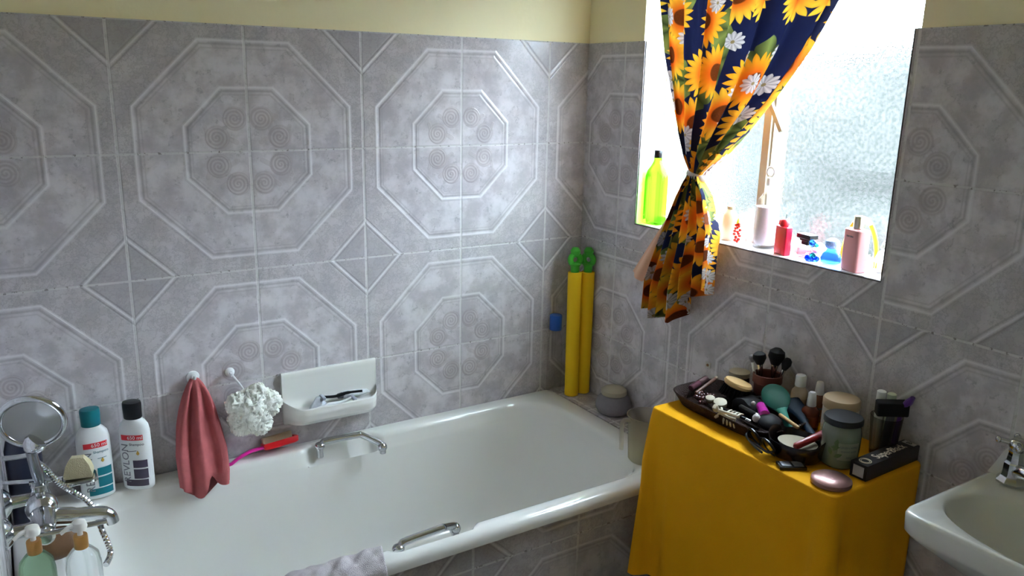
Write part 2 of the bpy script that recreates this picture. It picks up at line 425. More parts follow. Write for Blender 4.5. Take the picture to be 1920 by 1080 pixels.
def interp(tab, z):
    for i in range(len(tab) - 1):
        a, b = tab[i], tab[i + 1]
        if a[0] >= z >= b[0]:
            t = (a[0] - z) / (a[0] - b[0]); return [a[k] + (b[k] - a[k]) * t for k in range(1, len(a))]
    return list(tab[-1][1:]) if z < tab[-1][0] else list(tab[0][1:])
CT = [(2.14, -.345, -1.16, .012), (1.894, -.39, -1.05, .014), (1.742, -.428, -.962, .017), (1.62, -.475, -.868, .021), (1.52, -.515, -.765, .024), (1.45, -.552, -.685, .022), (1.412, -.575, -.634, .014), (1.397, -.578, -.624, .011),
      (1.38, -.568, -.632, .014), (1.328, -.545, -.662, .022), (1.19, -.492, -.700, .03), (1.05, -.440, -.700, .032), (.95, -.436, -.70, .032)]
zA, zB = 2.14, .95
def cur(s, t):
    z = zA + (zB - zA) * t
    yl, yr, A = interp(CT, z)
    # hem: left half hangs lower
    if z < 1.40:
        hem = .957 + (.0 if s < .45 else .0) + .13 * max(0, (s - .52) / .48) ** .6 + .012 * sin(s * 19)
        z = 1.40 + (z - 1.40) * (1.40 - hem) / (1.40 - zB)
    ph = 2 * pi * (7.2 * s + .25 * sin(5 * s)); y = yl + (yr - yl) * (s + .018 * sin(ph * .5 + 1) + .010 * sin(ph))
    x = -.045 + A * sin(ph) + A * .45 * sin(ph * 1.9 + 1.3 + 2 * z)
    x = min(x, -.012) if z < 1.21 or z > 2 else x
    return (x - (.012 if z < 1.4 else 0), y, z)
ct = thing('curtain', 'sunflower print curtain gathered by a pale tie in front of the window', 'curtain', (0, 0, 0))
v, f, uv = grid(cur, 230, 170)
cuv = [(a * .92 + b * .10, (1 - b) * 1.19) for a, b in uv]
mk('printed_cloth', (v, f), curtain_mat(), ct, 80, uv=cuv, fixn=False)
def lin(s, t):
    z = 1.392 - .345 * t; wd = .012 + .052 * t
    y = -.580 + .165 * t + s * wd + .0; return (-.052 - .012 * sin(s * pi * 1.5) - .02 * t, y - .01, z + .02 * s * t)
v, f, uv = grid(lin, 14, 30)
LIN = mat('peach_lining', (.72, .42, .28), .8)
mk('lining', (v, f), LIN, ct, 80, fixn=False)['label'] = 'plain peach lining edge'
tie = torus((0, 0, 0), .034, .006, 'z', 30, 8); tie = xf(tie, Matrix.Translation((-.046, -.601, 1.399)) @ Matrix.Rotation(R(12), 4, 'X') @ Matrix.Diagonal((.62, .95, 1.5, 1)))
mk('tie_band', tie, mat('pale_ribbon', (.70, .62, .60), .6), ct, 60)
solo('curtain_rod', 'white rod on two brackets above the window opening', 'rod', join(tube([(-.045, -.2, 2.14), (-.045, -1.28, 2.14)], .009), box(-.05, .0, -.25, -.24, 2.13, 2.15), box(-.05, .0, -1.24, -1.23, 2.13, 2.15)), WHITE)

# ------------------------------------------------------------ window sill things
SZ = WZ0
def sill(name, label, cat, x, y, rotz=0, group=None): return thing(name, label, cat, (x, y, SZ), rotz, group)
def gmat(name, c, rough=.03, ior=1.3, mixf=.35):
    """coloured clear glass, partly straight-through so that daylight passes"""
    m, p = newmat(name)
    p.inputs['Base Color'].default_value = (*c, 1); p.inputs['Transmission Weight'].default_value = 1; p.inputs['Roughness'].default_value = rough; p.inputs['IOR'].default_value = ior
    t = node('ShaderNodeBsdfTransparent'); t.inputs[0].default_value = (*[q ** .5 for q in c], 1); mx = node('ShaderNodeMixShader'); mx.inputs[0].default_value = mixf
    m.node_tree.links.new(p.outputs[0], mx.inputs[1]); m.node_tree.links.new(t.outputs[0], mx.inputs[2]); m.node_tree.links.new(mx.outputs[0], m.node_tree.nodes['Material Output'].inputs[0]); return m
CLEAR = gmat('clear_glass', (.96, .97, .97))
t = sill('green_bottle', 'tall green glass bottle with a black cap at the left end of the sill', 'bottle', .05, -.325, 8)
gp = []
for wx, wy, z in ((.030, .018, 0), (.036, .022, .004), (.037, .023, .02), (.037, .023, .135), (.036, .022, .155), (.030, .020, .175), (.018, .015, .192), (.0125, .0125, .203), (.011, .011, .21), (.011, .011, .222)):
    gp.append([(px, py, z) for px, py in rrect(-wy, wy, -wx, wx, min(wx, wy) * .62, 6)])
mk('bottle_body', loft(gp), gmat('green_glass', (.20, .62, .015), .05, 1.2, .45), t, 60)
mk('cap', lathe([(.012, .216), (.0125, .217), (.0125, .238), (.0115, .240)]), BLACK, t)
t = sill('cream_bottle', 'cream pillar bottle with a domed top just right of the curtain', 'bottle', .066, -.637)
mk('body', lathe([(.020, 0), (.0225, .003), (.0225, .055), (.020, .075), (.012, .088), (.009, .092)]), mat('cream_wax', (.80, .70, .52), .5), t)
mk('cap', lathe([(.009, .092), (.011, .093), (.010, .100), (.004, .104)]), CREAM, t)
t = sill('photo_holder', 'small dark framed clear block behind the curtain tail', 'ornament', .07, -.52)
mk('block', rbox(.02, .045, .11, .004), CLEAR, t); mk('frame_band', rbox(.024, .05, .02, .004, .002, .09), INK, t)
t = sill('chilli_ornament', 'small red beaded ornament with a yellow tip', 'ornament', .042, -.690)
bs = []
for i in range(16):
    z = .006 + .0034 * i; rr = .0075 * sin(pi * (i + 1.5) / 18) + .002; a = i * 2.4
    bs.append(sphere((rr * cos(a) * .7, rr * sin(a), z), .0048, 8))
mk('beads', join(*bs), mat('red_beads', (.85, .04, .02), .2), t); mk('tip', lathe([(.005, .058), (.004, .064), (.0012, .074)]), mat('yellow_tip', (.85, .7, .05), .4), t)
solo('glass_pebble', 'round clear glass pebble leaning beside the red beaded ornament', 'pebble', sphere((0, 0, 0), .013, 18, .45, 1, 1), gmat('grey_glass', (.75, .75, .78), .05, 1.3, .5), (.052, -.706, SZ + .013))
t = sill('salt_bottle', 'tall clear bottle of pale salts with a ring stopper', 'bottle', .070, -.768)
mk('glass_body', lathe([(.030, 0), (.034, .004), (.036, .02), (.035, .05), (.032, .115), (.029, .135), (.018, .15), (.012, .16), (.0115, .185), (.014, .188)]), gmat('thin_glass', (.97, .97, .98), .02, 1.12, .6), t)
mk('salts', lathe([(.026, .010), (.0295, .016), (.0310, .03), (.029, .11), (.0285, .117)]), mat('bath_salts', (.62, .56, .58), .8, var=.1, vscale=400), t)
mk('ring_stopper', join(torus((0, 0, .214), .013, .0042, 'x'), lathe([(.009, .176), (.011, .188), (.010, .198), (.004, .202)])), WHITE, t)
t = sill('red_bottle', 'flat red bottle with a round cap and wire hook on the sill', 'bottle', .038, -.858, -14)
mk('bottle_body', rbox(.022, .048, .078, .004), mat('red_glass', (.90, .006, .04), .3, coat=.3), t)
mk('cap', join(lathe([(.011, .078), (.013, .081), (.012, .092), (.007, .097)]), tube(smooth_path([(0, .006, .09), (0, .018, .09), (0, .022, .080)], 4), .003, 8)), RED, t)
mk('wire', tube([(0, -.002, .096), (0, -.004, .104), (0, -.005, .113)], .0009, 6), INK, t)
t = sill('square_perfume', 'low square clear perfume bottle with a black stepped lid', 'bottle', .058, -.920, -10)
mk('glass_body', rbox(.034, .052, .036, .004), CLEAR, t); mk('liquid', rbox(.026, .042, .022, .003, .001, .004), gmat('pink_liquid', (.9, .5, .55), .05, 1.2, .5), t)
mk('lid', join(rbox(.018, .024, .010, .002, .001, .036), rbox(.022, .034, .007, .002, .001, .046), rbox(.030, .05, .012, .002, .001, .053)), BLACK, t)
t = sill('glass_tree', 'small twisted blue and green glass figurine', 'figurine', .044, -.952)
bl = gmat('blue_glass', (.02, .12, .75), .05, 1.3, .4); gr = gmat('teal_glass', (.02, .60, .30), .05, 1.3, .4)
mk('base', join(*[sphere((.010 * cos(a), .014 * sin(a), .007), .0075, 10) for a in (0, 1.2, 2.4, 3.6, 4.9)]), bl, t)
mk('branches', join(*[tube(smooth_path([(0, 0, .006 + .005 * i), (.010 * cos(i * 1.9), .014 * sin(i * 1.9), .013 + .005 * i), (.016 * cos(i * 1.9 + .8), .020 * sin(i * 1.9 + .8), .012 + .006 * i)], 4), .0026, 8) for i in range(6)]), gmat('steel_glass', (.35, .5, .7), .05, 1.3, .4), t)
mk('crown', sphere((0, .003, .046), .0095, 12, .8, 1, 1.1), bl, t); mk('bud', join(sphere((.003, -.008, .042), .006, 10), sphere((-.006, -.006, .016), .008, 10)), gr, t)
t = sill('blue_bottle', 'round blue glass bottle with a fluffy pale blue stopper', 'bottle', .052, -1.004)
mk('bottle_body', lathe([(.018, 0), (.025, .005), (.026, .016), (.022, .028), (.014, .036), (.012, .042)]), gmat('sky_glass', (.05, .28, .85), .08, 1.25, .35), t)
mk('stopper', lathe([(.010, .041), (.016, .044), (.0195, .052), (.017, .062), (.008, .068)]), mat('pale_blue_frost', (.30, .50, .85), .6, bmp=.003, bscale=250), t)
t = sill('pink_perfume', 'tall pink square perfume bottle with a silver cap at the right of the sill', 'bottle', .035, -1.083, -16)
mk('bottle_body', rbox(.036, .058, .107, .007, .003), mat('pink_lacquer', (.74, .30, .30), .35, coat=.3), t)
mk('cap', lathe([(.011, .107), (.0125, .108), (.0125, .137), (.0115, .139)]), mat('brushed_silver', (.6, .55, .48), .25, 1), t)
mk('lettering', mv(rot(rot(text_geo('narciso', .0085), 'X', 90), 'Z', -90), -.0184, .004, .089), INK, t)
t = sill('plastic_arch', 'yellow and white plastic arch behind the pink perfume bottle', 'toy', .084, -1.062)
def arc(a0, a1, r=.050, h=.122): return [(0, r * cos(R(a0 + (a1 - a0) * k / 14)), .004 + h * sin(R(a0 + (a1 - a0) * k / 14))) for k in range(15)]
mk('yellow_arm', tube(arc(2, 62), .006, 10), mat('yellow_plastic', (.85, .48, .02), .3), t); mk('white_middle', tube(arc(62, 118), .0065, 10), WHITE, t); mk('yellow_arm', tube(arc(118, 178), .006, 10), bpy.data.materials['yellow_plastic'], t)
t = sill('crystal_bottle', 'clear fluted crystal bottle in the right corner of the sill', 'bottle', .072, -1.138)
mk('glass_body', loft([[((r + .002 * (j % 2)) * cos(2 * pi * j / 24), (r + .002 * (j % 2)) * sin(2 * pi * j / 24), z) for j in range(24)] for r, z in ((.018, 0), (.021, .004), (.019, .035), (.014, .052), (.008, .058))]), CLEAR, t, 20)
mk('stopper', lathe([(.006, .058), (.011, .064), (.008, .076), (.003, .082)], 10), CLEAR, t, 20)

# ------------------------------------------------------------ wall things
# screw hole cover on the window wall
t = thing('wall_plug', 'tiny rusty square wall plate below the window', 'wall plate', (0, -.662, .83))
mk('plate', rot(rbox(.018, .022, .003, .002, .001), 'Y', -90), mat('old_plate', (.48, .46, .42), .6, var=.2, vscale=200), t); mk('screw', rot(lathe([(.0045, 0), (.005, .001), (.004, .005)]), 'Y', -90), mat('rust', (.25, .13, .06), .8), t)
# soap dish
DX0, DX1 = -1.112, -.810
def dish(u, t):
    prof = [(0, .788), (-.010, .790), (-.0135, .784), (-.0145, .74), (-.016, .70), (-.022, .675), (-.042, .664), (-.066, .668), (-.080, .684), (-.085, .692), (-.091, .690), (-.0925, .676), (-.086, .652), (-.066, .634), (-.04, .628), (-.012, .632), (0, .632)]
    k = t * (len(prof) - 1); i = min(int(k), len(prof) - 2); q = k - i
    y = prof[i][0] + (prof[i + 1][0] - prof[i][0]) * q; z = prof[i][1] + (prof[i + 1][1] - prof[i][1]) * q
    a = abs(2 * u - 1); fct = 1 - max(0, (a - .62) / .38) ** 2.4
    y2 = y if y > -.0146 else -.0146 + (y + .0146) * fct
    if t > .3: z = z + (1 - fct) * (.0 if t > .62 else .01)
    return (DX0 + (DX1 - DX0) * u, y2, z)
v, f, uv = grid(dish, 60, 64)
n = 61; side = [tuple(i * n for i in range(65))[::-1], tuple(i * n + 60 for i in range(65))]
ds = solo('soap_dish', 'white ceramic soap dish fixed to the tiles above the bath', 'soap dish', (v, f + side), CER, smooth=50)
def razor(label, m1, loc, rz, ry):
    t = thing('razor', label, 'razor', loc, 0, None, (R(6), R(ry), R(rz)))
    mk('handle', tube(smooth_path([(-.075, 0, 0), (-.03, 0, .004), (.01, 0, .001), (.045, 0, .006)], 5), [.004] * 5 + [.0055] * 5 + [.0045] * 6, 10), m1, t)
    mk('head', mv(rbox(.012, .042, .009, .003), .05, 0, .002), mat('razor_head', (.35, .37, .42), .3), t)
razor('white disposable razor lying along the front of the soap dish', WHITE, (-.955, -.058, .681), 4, -3)
razor('black disposable razor lying across the soap dish', BLACK, (-.945, -.040, .697), 176, 3)
t = thing('toothpaste_tube', 'crumpled white tube resting at the right in the soap dish', 'tube', (-.90, -.034, .690), 0)
mk('tube_body', loft([[(x, (w * cos(a)), h * sin(a) + .004) for a in [2 * pi * j / 16 for j in range(16)]] for x, w, h in ((-.03, .009, .009), (-.025, .013, .013), (0, .014, .012), (.03, .015, .009), (.055, .016, .002))]), mat('tube_white', (.62, .64, .66), .4, var=.3, vscale=80), t)
mk('cap', mv(rot(lathe([(.009, 0), (.010, .002), (.008, .016)]), 'Y', -90), -.03, 0, .004), INK, t)
solo('soap_wrapper', 'crumpled clear wrapper standing at the left of the soap dish', 'wrapper', loft([[(w * cos(2 * pi * j / 9), w * .45 * sin(2 * pi * j / 9) * (1 + .3 * (j % 2)), z) for j in range(9)] for w, z in ((.032, 0), (.026, .012), (.014, .026), (.006, .036))]), mat('wrapper', (.50, .52, .56), .25, var=.4, vscale=60), (-1.012, -.042, .672), 10, smooth=0)

# pink wash cloth on a sucker
t = thing('wash_cloth', 'pink wash cloth hanging from a white sucker hook on the tiles', 'cloth', (-1.358, 0, .822))
CL = [(.0, .012, .010), (.015, .022, .016), (.04, .034, .021), (.08, .047, .026), (.13, .057, .028), (.2, .067, .025), (.25, .067, .022), (.29, .065, .021), (.32, .062, .02)]
rings = []
for i in range(40):
    d = .290 * i / 39
    for k in range(len(CL) - 1):
        if CL[k][0] <= d <= CL[k + 1][0] + 1e-6:
            q = (d - CL[k][0]) / (CL[k + 1][0] - CL[k][0]); wd = CL[k][1] + (CL[k + 1][1] - CL[k][1]) * q; dp = CL[k][2] + (CL[k + 1][2] - CL[k][2]) * q
    ring = []
    for j in range(72):
        a = 2 * pi * j / 72; cx = cos(a); fold = 1 + min(1, d / .06) * (.30 * sin(7 * a + 1.2 + d * 3) + .12 * sin(11 * a + 2))
        x = wd * cx * (1 + .05 * sin(9 * a)) - .02 * d; y = dp * sin(a) * fold
        if sin(a) < 0: y -= min(1, d / .05) * .014 * (sin(cx * 7.5 + 1.0 + d * 2))
        z = -d
        if i == 39 or d > .25:
            e = (d - .25) / .042; z -= e * (.036 * math.exp(-((cx + .35) / .32) ** 2) + .006 * cx - .03 * math.exp(-((cx - .25) / .16) ** 2))
        y = min(y - dp - .008 - .46 * max(0, min(d, .26) - .12), -.004)
        ring.append((x, y, z))
    rings.append(ring)
mk('cloth_body', loft(rings), mat('pink_towel', (.62, .17, .17), .95, var=.12, vscale=60, bmp=.003, bscale=900, spec=.1), t, 70)
mk('sucker_hook', join(rot(lathe([(.018, 0), (.017, .004), (.008, .008), (.006, .02)]), 'X', 90), tube([(0, -.018, 0), (0, -.03, .004), (0, -.032, .014)], .004, 8)), WHITE, t)
# bath puff
t = thing('bath_puff', 'white mesh bath puff hanging on its cord beside the pink cloth', 'bath puff', (-1.217, -.062, .715))
vs, fs = sphere((0, 0, 0), 1, 96)
out = []
for p in vs:
    q = Vector(p).normalized(); n1 = noise.fractal(q * 2.3 + Vector((3, 1, 2)), 1, 2, 3); n2 = abs(noise.noise(q * 7 + Vector((5, 0, 1)))); n3 = abs(noise.noise(q * 15))
    r = .060 * (1 + .16 * n1 - .30 * n2 + .05) + .006 * n3; out.append((q.x * r * 1.1, q.y * r * .72, q.z * r * 1.06))
PUFF = mat('puff_mesh', (.88, .87, .80), .8, bmp=.0015, bscale=320)
mk('mesh_ball', (out, fs), PUFF, t, 60)
for (cx, cz, rr, sd) in ((.048, .012, .040, 1), (-.040, .028, .034, 2), (.02, -.045, .036, 3), (-.03, -.035, .036, 4), (.02, .048, .032, 6)):
    vv, ff = sphere((0, 0, 0), 1, 44); oo = []
    for p in vv:
        q = Vector(p).normalized(); r = rr * (1.08 - .60 * abs(noise.noise(q * 3.2 + Vector((sd * 3, 0, 1)))) + .08 * noise.noise(q * 11)); oo.append((q.x * r + cx, q.y * r * .8 - .005, q.z * r + cz))
    mk('mesh_ruffle', (oo, ff), PUFF, t, 60)
mk('cord', tube(smooth_path([(-.005, -.01, .04), (-.022, .02, .075), (-.040, .038, .104)], 5), .003, 8), WHITE, t)
mk('wall_hook', mv(join(rot(lathe([(.014, 0), (.013, .004), (.006, .01)]), 'X', 90), tube([(0, -.008, 0), (0, -.024, -.004), (0, -.028, .006)], .0035, 8)), -.040, .060, .104), WHITE, t)
# scrubbing brush
t = thing('bath_brush', 'red bath brush with a pink handle lying on the back rim', 'brush', (-1.130, -.038, BZ + .009), 0, None, (R(-18), R(-3), R(4)))
mk('brush_head', mv(loft([[(px, py, z) for px, py in rrect(-.052 * s, .052 * s, -.021 * s, .021 * s, .006, 4)] for s, z in ((.86, 0), (1, .003), (1.04, .018), (1.0, .020), (.90, .019), (.86, .012))]), 0, -.0, .012), mat('red_plastic', (.72, .01, .015), .3), t)
mk('bristles', mv(rbox(.092, .02, .022, .006), 0, .022, .024), mat('bristle_cream', (.72, .62, .42), .9, bmp=.003, bscale=700), t)
mk('handle', loft([[(x, w * cos(a), zz + .0055 * sin(a)) for a in [2 * pi * j / 12 for j in range(12)]] for x, w, zz in ((-.035, .010, .014), (-.055, .013, .022), (-.09, .013, .022), (-.13, .010, .012), (-.150, .008, .002), (-.165, .007, .000), (-.172, .004, .000))]), mat('pink_plastic', (.78, .02, .35), .3), t, 60)
# shampoo bottles
def shampoo(label, loc, rz, capm, bandm, seed):
    t = thing('shampoo_bottle', label, 'bottle', loc, rz, 'shampoo bottles')
    W = [(.037, .0205, 0), (.0405, .0235, .004), (.041, .024, .02), (.041, .024, .13), (.0405, .0235, .165), (.037, .022, .183), (.029, .0205, .194), (.022, .0195, .199), (.0215, .019, .202)]
    mk('bottle_body', loft([[(a * abs(cos(q)) ** .85 * (1 if cos(q) > 0 else -1), b * abs(sin(q)) ** .85 * (1 if sin(q) > 0 else -1), z) for q in [2 * pi * (j + .5) / 40 for j in range(40)]] for a, b, z in W]), WHITE, t, 60)
    mk('cap', loft([[(a * cos(q), b * sin(q), z) for q in [2 * pi * j / 28 for j in range(28)]] for a, b, z in ((.023, .020, .203), (.0235, .0205, .204), (.0245, .021, .243), (.023, .0195, .248), (.012, .01, .249))]), capm, t)
    def wrap(g):     # bend a flat label (x, z) onto the front of the bottle
        o = []
        for x, y, z in g[0]:
            c = max(-.98, min(.98, x / .041)); q = abs(c) ** (1 / .85); s = sqrt(max(0, 1 - q * q)) ** .85
            o.append((x, -.0243 * s - .0004 + y, z))
        return o, g[1]
    def patch(x0, x1, z0, z1):
        v, f, _ = grid(lambda a, b: (x0 + (x1 - x0) * a, -.0002, z0 + (z1 - z0) * b), 14, 2); return wrap((v, f))
    mk('red_band', patch(-.027, .030, .146, .161), RED, t)
    mk('colour_block', join(patch(.0, .035, .034, .062), patch(.0, .035, .066, .088), patch(-.024, .034, .012, .031)), bandm, t)
    mk('lettering', wrap(mv(stand(rot(text_geo('REVLON', .0285, .0002, 1.05), 'Z', 90)), -.0185, -.0006, .079)), mat('grey_lettering', (.22, .22, .25), .5), t)
    mk('lettering', wrap(mv(stand(text_geo('650 ml', .014, .0002)), .010, -.0009, .1535)), WHITE, t)
    mk('lettering', wrap(join(mv(stand(text_geo('Shampoo', .010, .0002)), .013, -.0006, .134), patch(.0, .022, .1255, .127))), bandm, t)
    mk('drop_logo', wrap(mv(rot(lathe([(.0005, 0), (.0035, .003), (.0038, .006), (.002, .010), (.0004, .014)], 14, (0, 0), 1, .12), 'X', 0), .015, -.0006, .103)), mat('gold_drop', (.62, .36, .06), .4), t)
TEAL = mat('teal_plastic', (.0, .16, .20), .35); DARKP = mat('plum_print', (.05, .035, .07), .4)
shampoo('white shampoo bottle with a teal cap on the corner of the bath', (-1.628, -.056, BZ + .003), 4, TEAL, TEAL, 0)
shampoo('white shampoo bottle with a black cap beside the teal-capped one', (-1.527, -.056, BZ + .003), -32, BLACK, DARKP, 1)

# ------------------------------------------------------------ far corner: foam shooters, pot, capped bottle, jug
FOAM = mat('yellow_foam', (.95, .60, .008), .8, bmp=.0006, bscale=500); GRN = mat('green_plastic', (.05, .42, .03), .35)
def shooter(label, base, top, dr):
    base = Vector(base); top = Vector(top); d = (top - base); L = d.length
    t = thing('water_shooter', label, 'water toy', base, 0, 'yellow foam water shooters'); t.rotation_euler = d.to_track_quat('Z', 'Y').to_euler()
    r = .0245
    mk('foam_tube', lathe([(.012, .001), (r - .002, 0), (r, .002), (r, L - .002), (r - .002, L), (.012, L - .001)], 32), FOAM, t)
    mk('green_handle', join(lathe([(.015, L - .001), (.016, L + .02), (.023, L + .028), (.012, L + .032)]), mv(rot(torus((0, 0, 0), .0185, .0105, 'y', 26, 10), 'Z', dr), 0, 0, L + .044), lathe([(.010, L + .058), (.016, L + .064), (.018, L + .076), (.010, L + .088)])), GRN, t)
shooter('yellow foam water shooter with green handle, left of the corner pair', (-.085, -.092, BZ + .001), (-.078, -.075, 1.006), 10)
shooter('yellow foam water shooter with green handle, right of the corner pair', (-.031, -.088, BZ + .001), (-.0265, -.083, 1.003), -20)
t = thing('tall_bottle', 'slim clear plastic bottle with a blue cap beside the foam tubes', 'bottle', (-.126, -.037, BZ + .008))
mk('bottle_body', lathe([(.024, 0), (.027, .004), (.027, .17), (.024, .20), (.018, .22), (.016, .232)]), gmat('milky_plastic', (.93, .92, .90), .15, 1.06, .9), t)
mk('cap', lathe([(.021, .232), (.0225, .234), (.0225, .284), (.021, .287)], 24), mat('blue_cap', (.01, .08, .38), .4), t)
t = thing('lidded_pot', 'squat grey pot with a cream lid on the tiled ledge', 'pot', (-.055, -.295, BZ))
mk('pot_body', lathe([(.040, 0), (.052, .006), (.061, .022), (.062, .036), (.055, .055), (.044, .066), (.041, .068)], 36), mat('grey_stoneware', (.24, .22, .25), .7, var=.12, vscale=60), t)
mk('lid', lathe([(.042, .069), (.044, .072), (.043, .084), (.036, .090), (.012, .094)], 32), mat('cream_lid', (.52, .45, .33), .6), t)
t = thing('plastic_jug', 'translucent plastic measuring jug half behind the yellow cloth', 'jug', (-.205, -.628, BZ + .003))
MILK = gmat('frosted_plastic', (.88, .84, .70), .35, 1.15, .35)
mk('jug_body', loft([[(r * cos(2 * pi * j / 32), r * sin(2 * pi * j / 32), z) for j in range(32)] for r, z in ((.044, 0), (.049, .006), (.056, .135), (.060, .145), (.057, .145), (.053, .132), (.046, .010), (.03, .006))]), MILK, t)
mk('handle', tube(smooth_path([(-.050, .012, .13), (-.066, .016, .137), (-.078, .019, .128), (-.079, .018, .09), (-.078, .017, .055), (-.079, .017, .045)], 5), [.007] * 8 + [.0065] * 18, 10), MILK, t)

# ------------------------------------------------------------ towel over the front rim
def towel(s, t):
    x = -1.46 + .372 * s
    path = [(-.60, .43), (-.645, .50), (-.664, .545), (-.68, .560), (-.705, .5635), (-.73, .560), (-.748, .545), (-.752, .50), (-.753, .42), (-.754, .33)]
    k = t * (len(path) - 1); i = min(int(k), len(path) - 2); q = k - i
    y = path[i][0] + (path[i + 1][0] - path[i][0]) * q; z = path[i][1] + (path[i + 1][1] - path[i][1]) * q
    b = .004 * sin(s * 40 + t * 9) * (.4 + sin(t * 14 + s * 11)) + .004 * abs(sin(s * 23 - t * 6))
    nx = 1 if t < .35 else (-1 if t > .65 else 0)
    return (x + .01 * sin(t * 7), y + (b * .8 + .004) * nx, z + (b + .003) * (1 if nx == 0 else .25))
v, f, uv = grid(towel, 90, 60)
tw = solo('hand_towel', 'rumpled grey-pink towel draped over the front rim of the bath', 'towel', (v, f), mat('grey_towel', (.52, .47, .48), .95, var=.25, vscale=35, bmp=.003, bscale=600, spec=.1), smooth=80, fixn=False)
md = tw.modifiers.new('thickness', 'SOLIDIFY'); md.thickness = .003; md.offset = 1

# ------------------------------------------------------------ bath mixer at the left wall
mx = thing('bath_mixer', 'chrome wall mounted bath mixer with levers and spout', 'tap', (XL, -.35, .69))
for y in (-.075, .075):
    mk('wall_flange', rot(lathe([(.034, 0), (.034, .004), (.024, .014), (.016, .018), (.014, .05)]), 'Y', 90) if 0 else mv(rot(lathe([(.034, 0), (.034, .004), (.024, .014), (.016, .018), (.014, .06)]), 'Y', 90), 0, y, 0), CHROME, mx)
mk('mixer_body', join(tube([(.075, -.105, 0), (.075, -.06, 0), (.075, 0, 0), (.075, .06, 0), (.075, .105, 0)], [.020, .025, .026, .025, .020], 18), sphere((.075, 0, .008), .034, 18)), CHROME, mx, 60)
mk('spout', join(tube(smooth_path([(.085, -.01, -.012), (.13, -.012, -.022), (.18, -.014, -.030), (.205, -.015, -.040), (.212, -.015, -.062)], 5), [.019] * 6 + [.016] * 8 + [.0145] * 7, 14)), CHROME, mx, 60)
for y, dz in ((-.118, 0), (.118, 0)):
    l = mk('tap_head', mv(rot(lathe([(.016, 0), (.019, .004), (.019, .022), (.012, .030)]), 'X', 90 if y < 0 else -90), .075, y * .9, 0), CHROME, mx)
    mk('lever', loft([[(.075 + q, y * 1.12 + w * cos(a), .010 + .0045 * sin(a) - q * .04) for a in [2 * pi * j / 12 for j in range(12)]] for q, w in ((-.02, .008), (0, .011), (.05, .008), (.10, .010), (.118, .007))]), CHROME, l, 60)
mk('shower_cradle', join(tube([(.075, 0, .02), (.075, 0, .055)], .011, 12), mv(rbox(.03, .03, .016, .006), .075, 0, .05)), CHROME, mx)
hs = thing('hand_shower', 'chrome hand shower resting upright in the mixer cradle', 'hand shower', (XL + .078, -.35, .752), 0, None, (R(4), R(-6), 0))
mk('handle', tube([(0, 0, 0), (0, 0, .03), (0, 0, .075), (.002, 0, .088)], [.009, .012, .011, .013], 14), mat('dark_chrome', (.28, .29, .32), .2, 1), hs, 60)
mk('head', mv(rot(lathe([(.010, -.016), (.020, -.006), (.024, .006), (.022, .014), (.01, .016)]), 'Y', 50), .006, 0, .100), CHROME, hs, 60)
hp = smooth_path([(-.004, .012, .06), (.012, .045, .02), (.03, .052, -.03), (.055, .045, -.065), (.085, .02, -.10), (.095, -.03, -.15), (.10, -.06, -.19), (.085, -.10, -.192)], 14)
mk('hose', tube(hp, [.0072 if i % 2 else .0062 for i in range(len(hp))], 10), CHROME, hs, 0)
# round mirror
t = thing('shaving_mirror', 'round chrome framed mirror on a short arm by the left wall', 'mirror', (-1.757, -.30, .885), 0, None, (R(14), 0, R(-12)))
mk('ring_frame', torus((0, 0, 0), .064, .0075, 'y', 44, 12), CHROME, t, 60)
mk('mirror_glass', rot(lathe([(.060, -.003), (.062, 0), (.060, .003)], 40), 'X', 90), mat('mirror_face', (.42, .41, .40), .38, .8), t)
mk('arm', tube(smooth_path([(.0, .004, -.066), (-.005, .01, -.085), (-.03, .012, -.10), (-.076, .01, -.10)], 5), .006, 10), CHROME, t, 60)
solo('bath_sponge', 'beige wedge sponge balanced behind the mixer', 'sponge', loft([[(x * .5, y * .4 - .0, z) for x, y in ((-.045, -.03), (.045, -.04), (.05, .04), (-.04, .04))] if 0 else [(px * s, py * s, z) for px, py in ((-.030, -.02), (.030, -.018), (.028, .02), (-.03, .02))] for s, z in ((1, 0), (1.03, .01), (.85, .03), (.45, .048))]), mat('sponge_beige', (.58, .50, .32), .95, bmp=.003, bscale=400), (-1.675, -.255, .713), -14)
t = thing('sponge_shelf', 'small chrome soap rack beside the mixer holding the wedge sponge', 'rack', (-1.675, -.255, .699))
mk('rack_tray', join(rbox(.075, .055, .010, .01), tube([(-.16, .07, .002), (-.03, .02, .004)], .005, 8)), CHROME, t)
solo('dark_bottle', 'dark navy bottle standing at the tap end behind the mixer', 'bottle', lathe([(.036, 0), (.040, .005), (.040, .20), (.034, .225), (.022, .235), (.022, .265), (.018, .268)]), mat('navy_plastic', (.015, .018, .04), .35), (-1.785, -.12, BZ + .003))
solo('round_brush', 'brown round wooden bath brush lying behind the pump bottles', 'brush', loft([[(px, py, z) for px, py in [(.05 * s * cos(a), .036 * s * sin(a)) for a in [2 * pi * j / 28 for j in range(28)]]] for s, z in ((.8, 0), (1, .006), (1, .02), (.8, .03), (.4, .034))]), mat('brown_wood', (.16, .075, .03), .6, var=.3, vscale=60), (-1.742, -.375, BZ + .062), 0, None, (R(55), 0, R(10)))
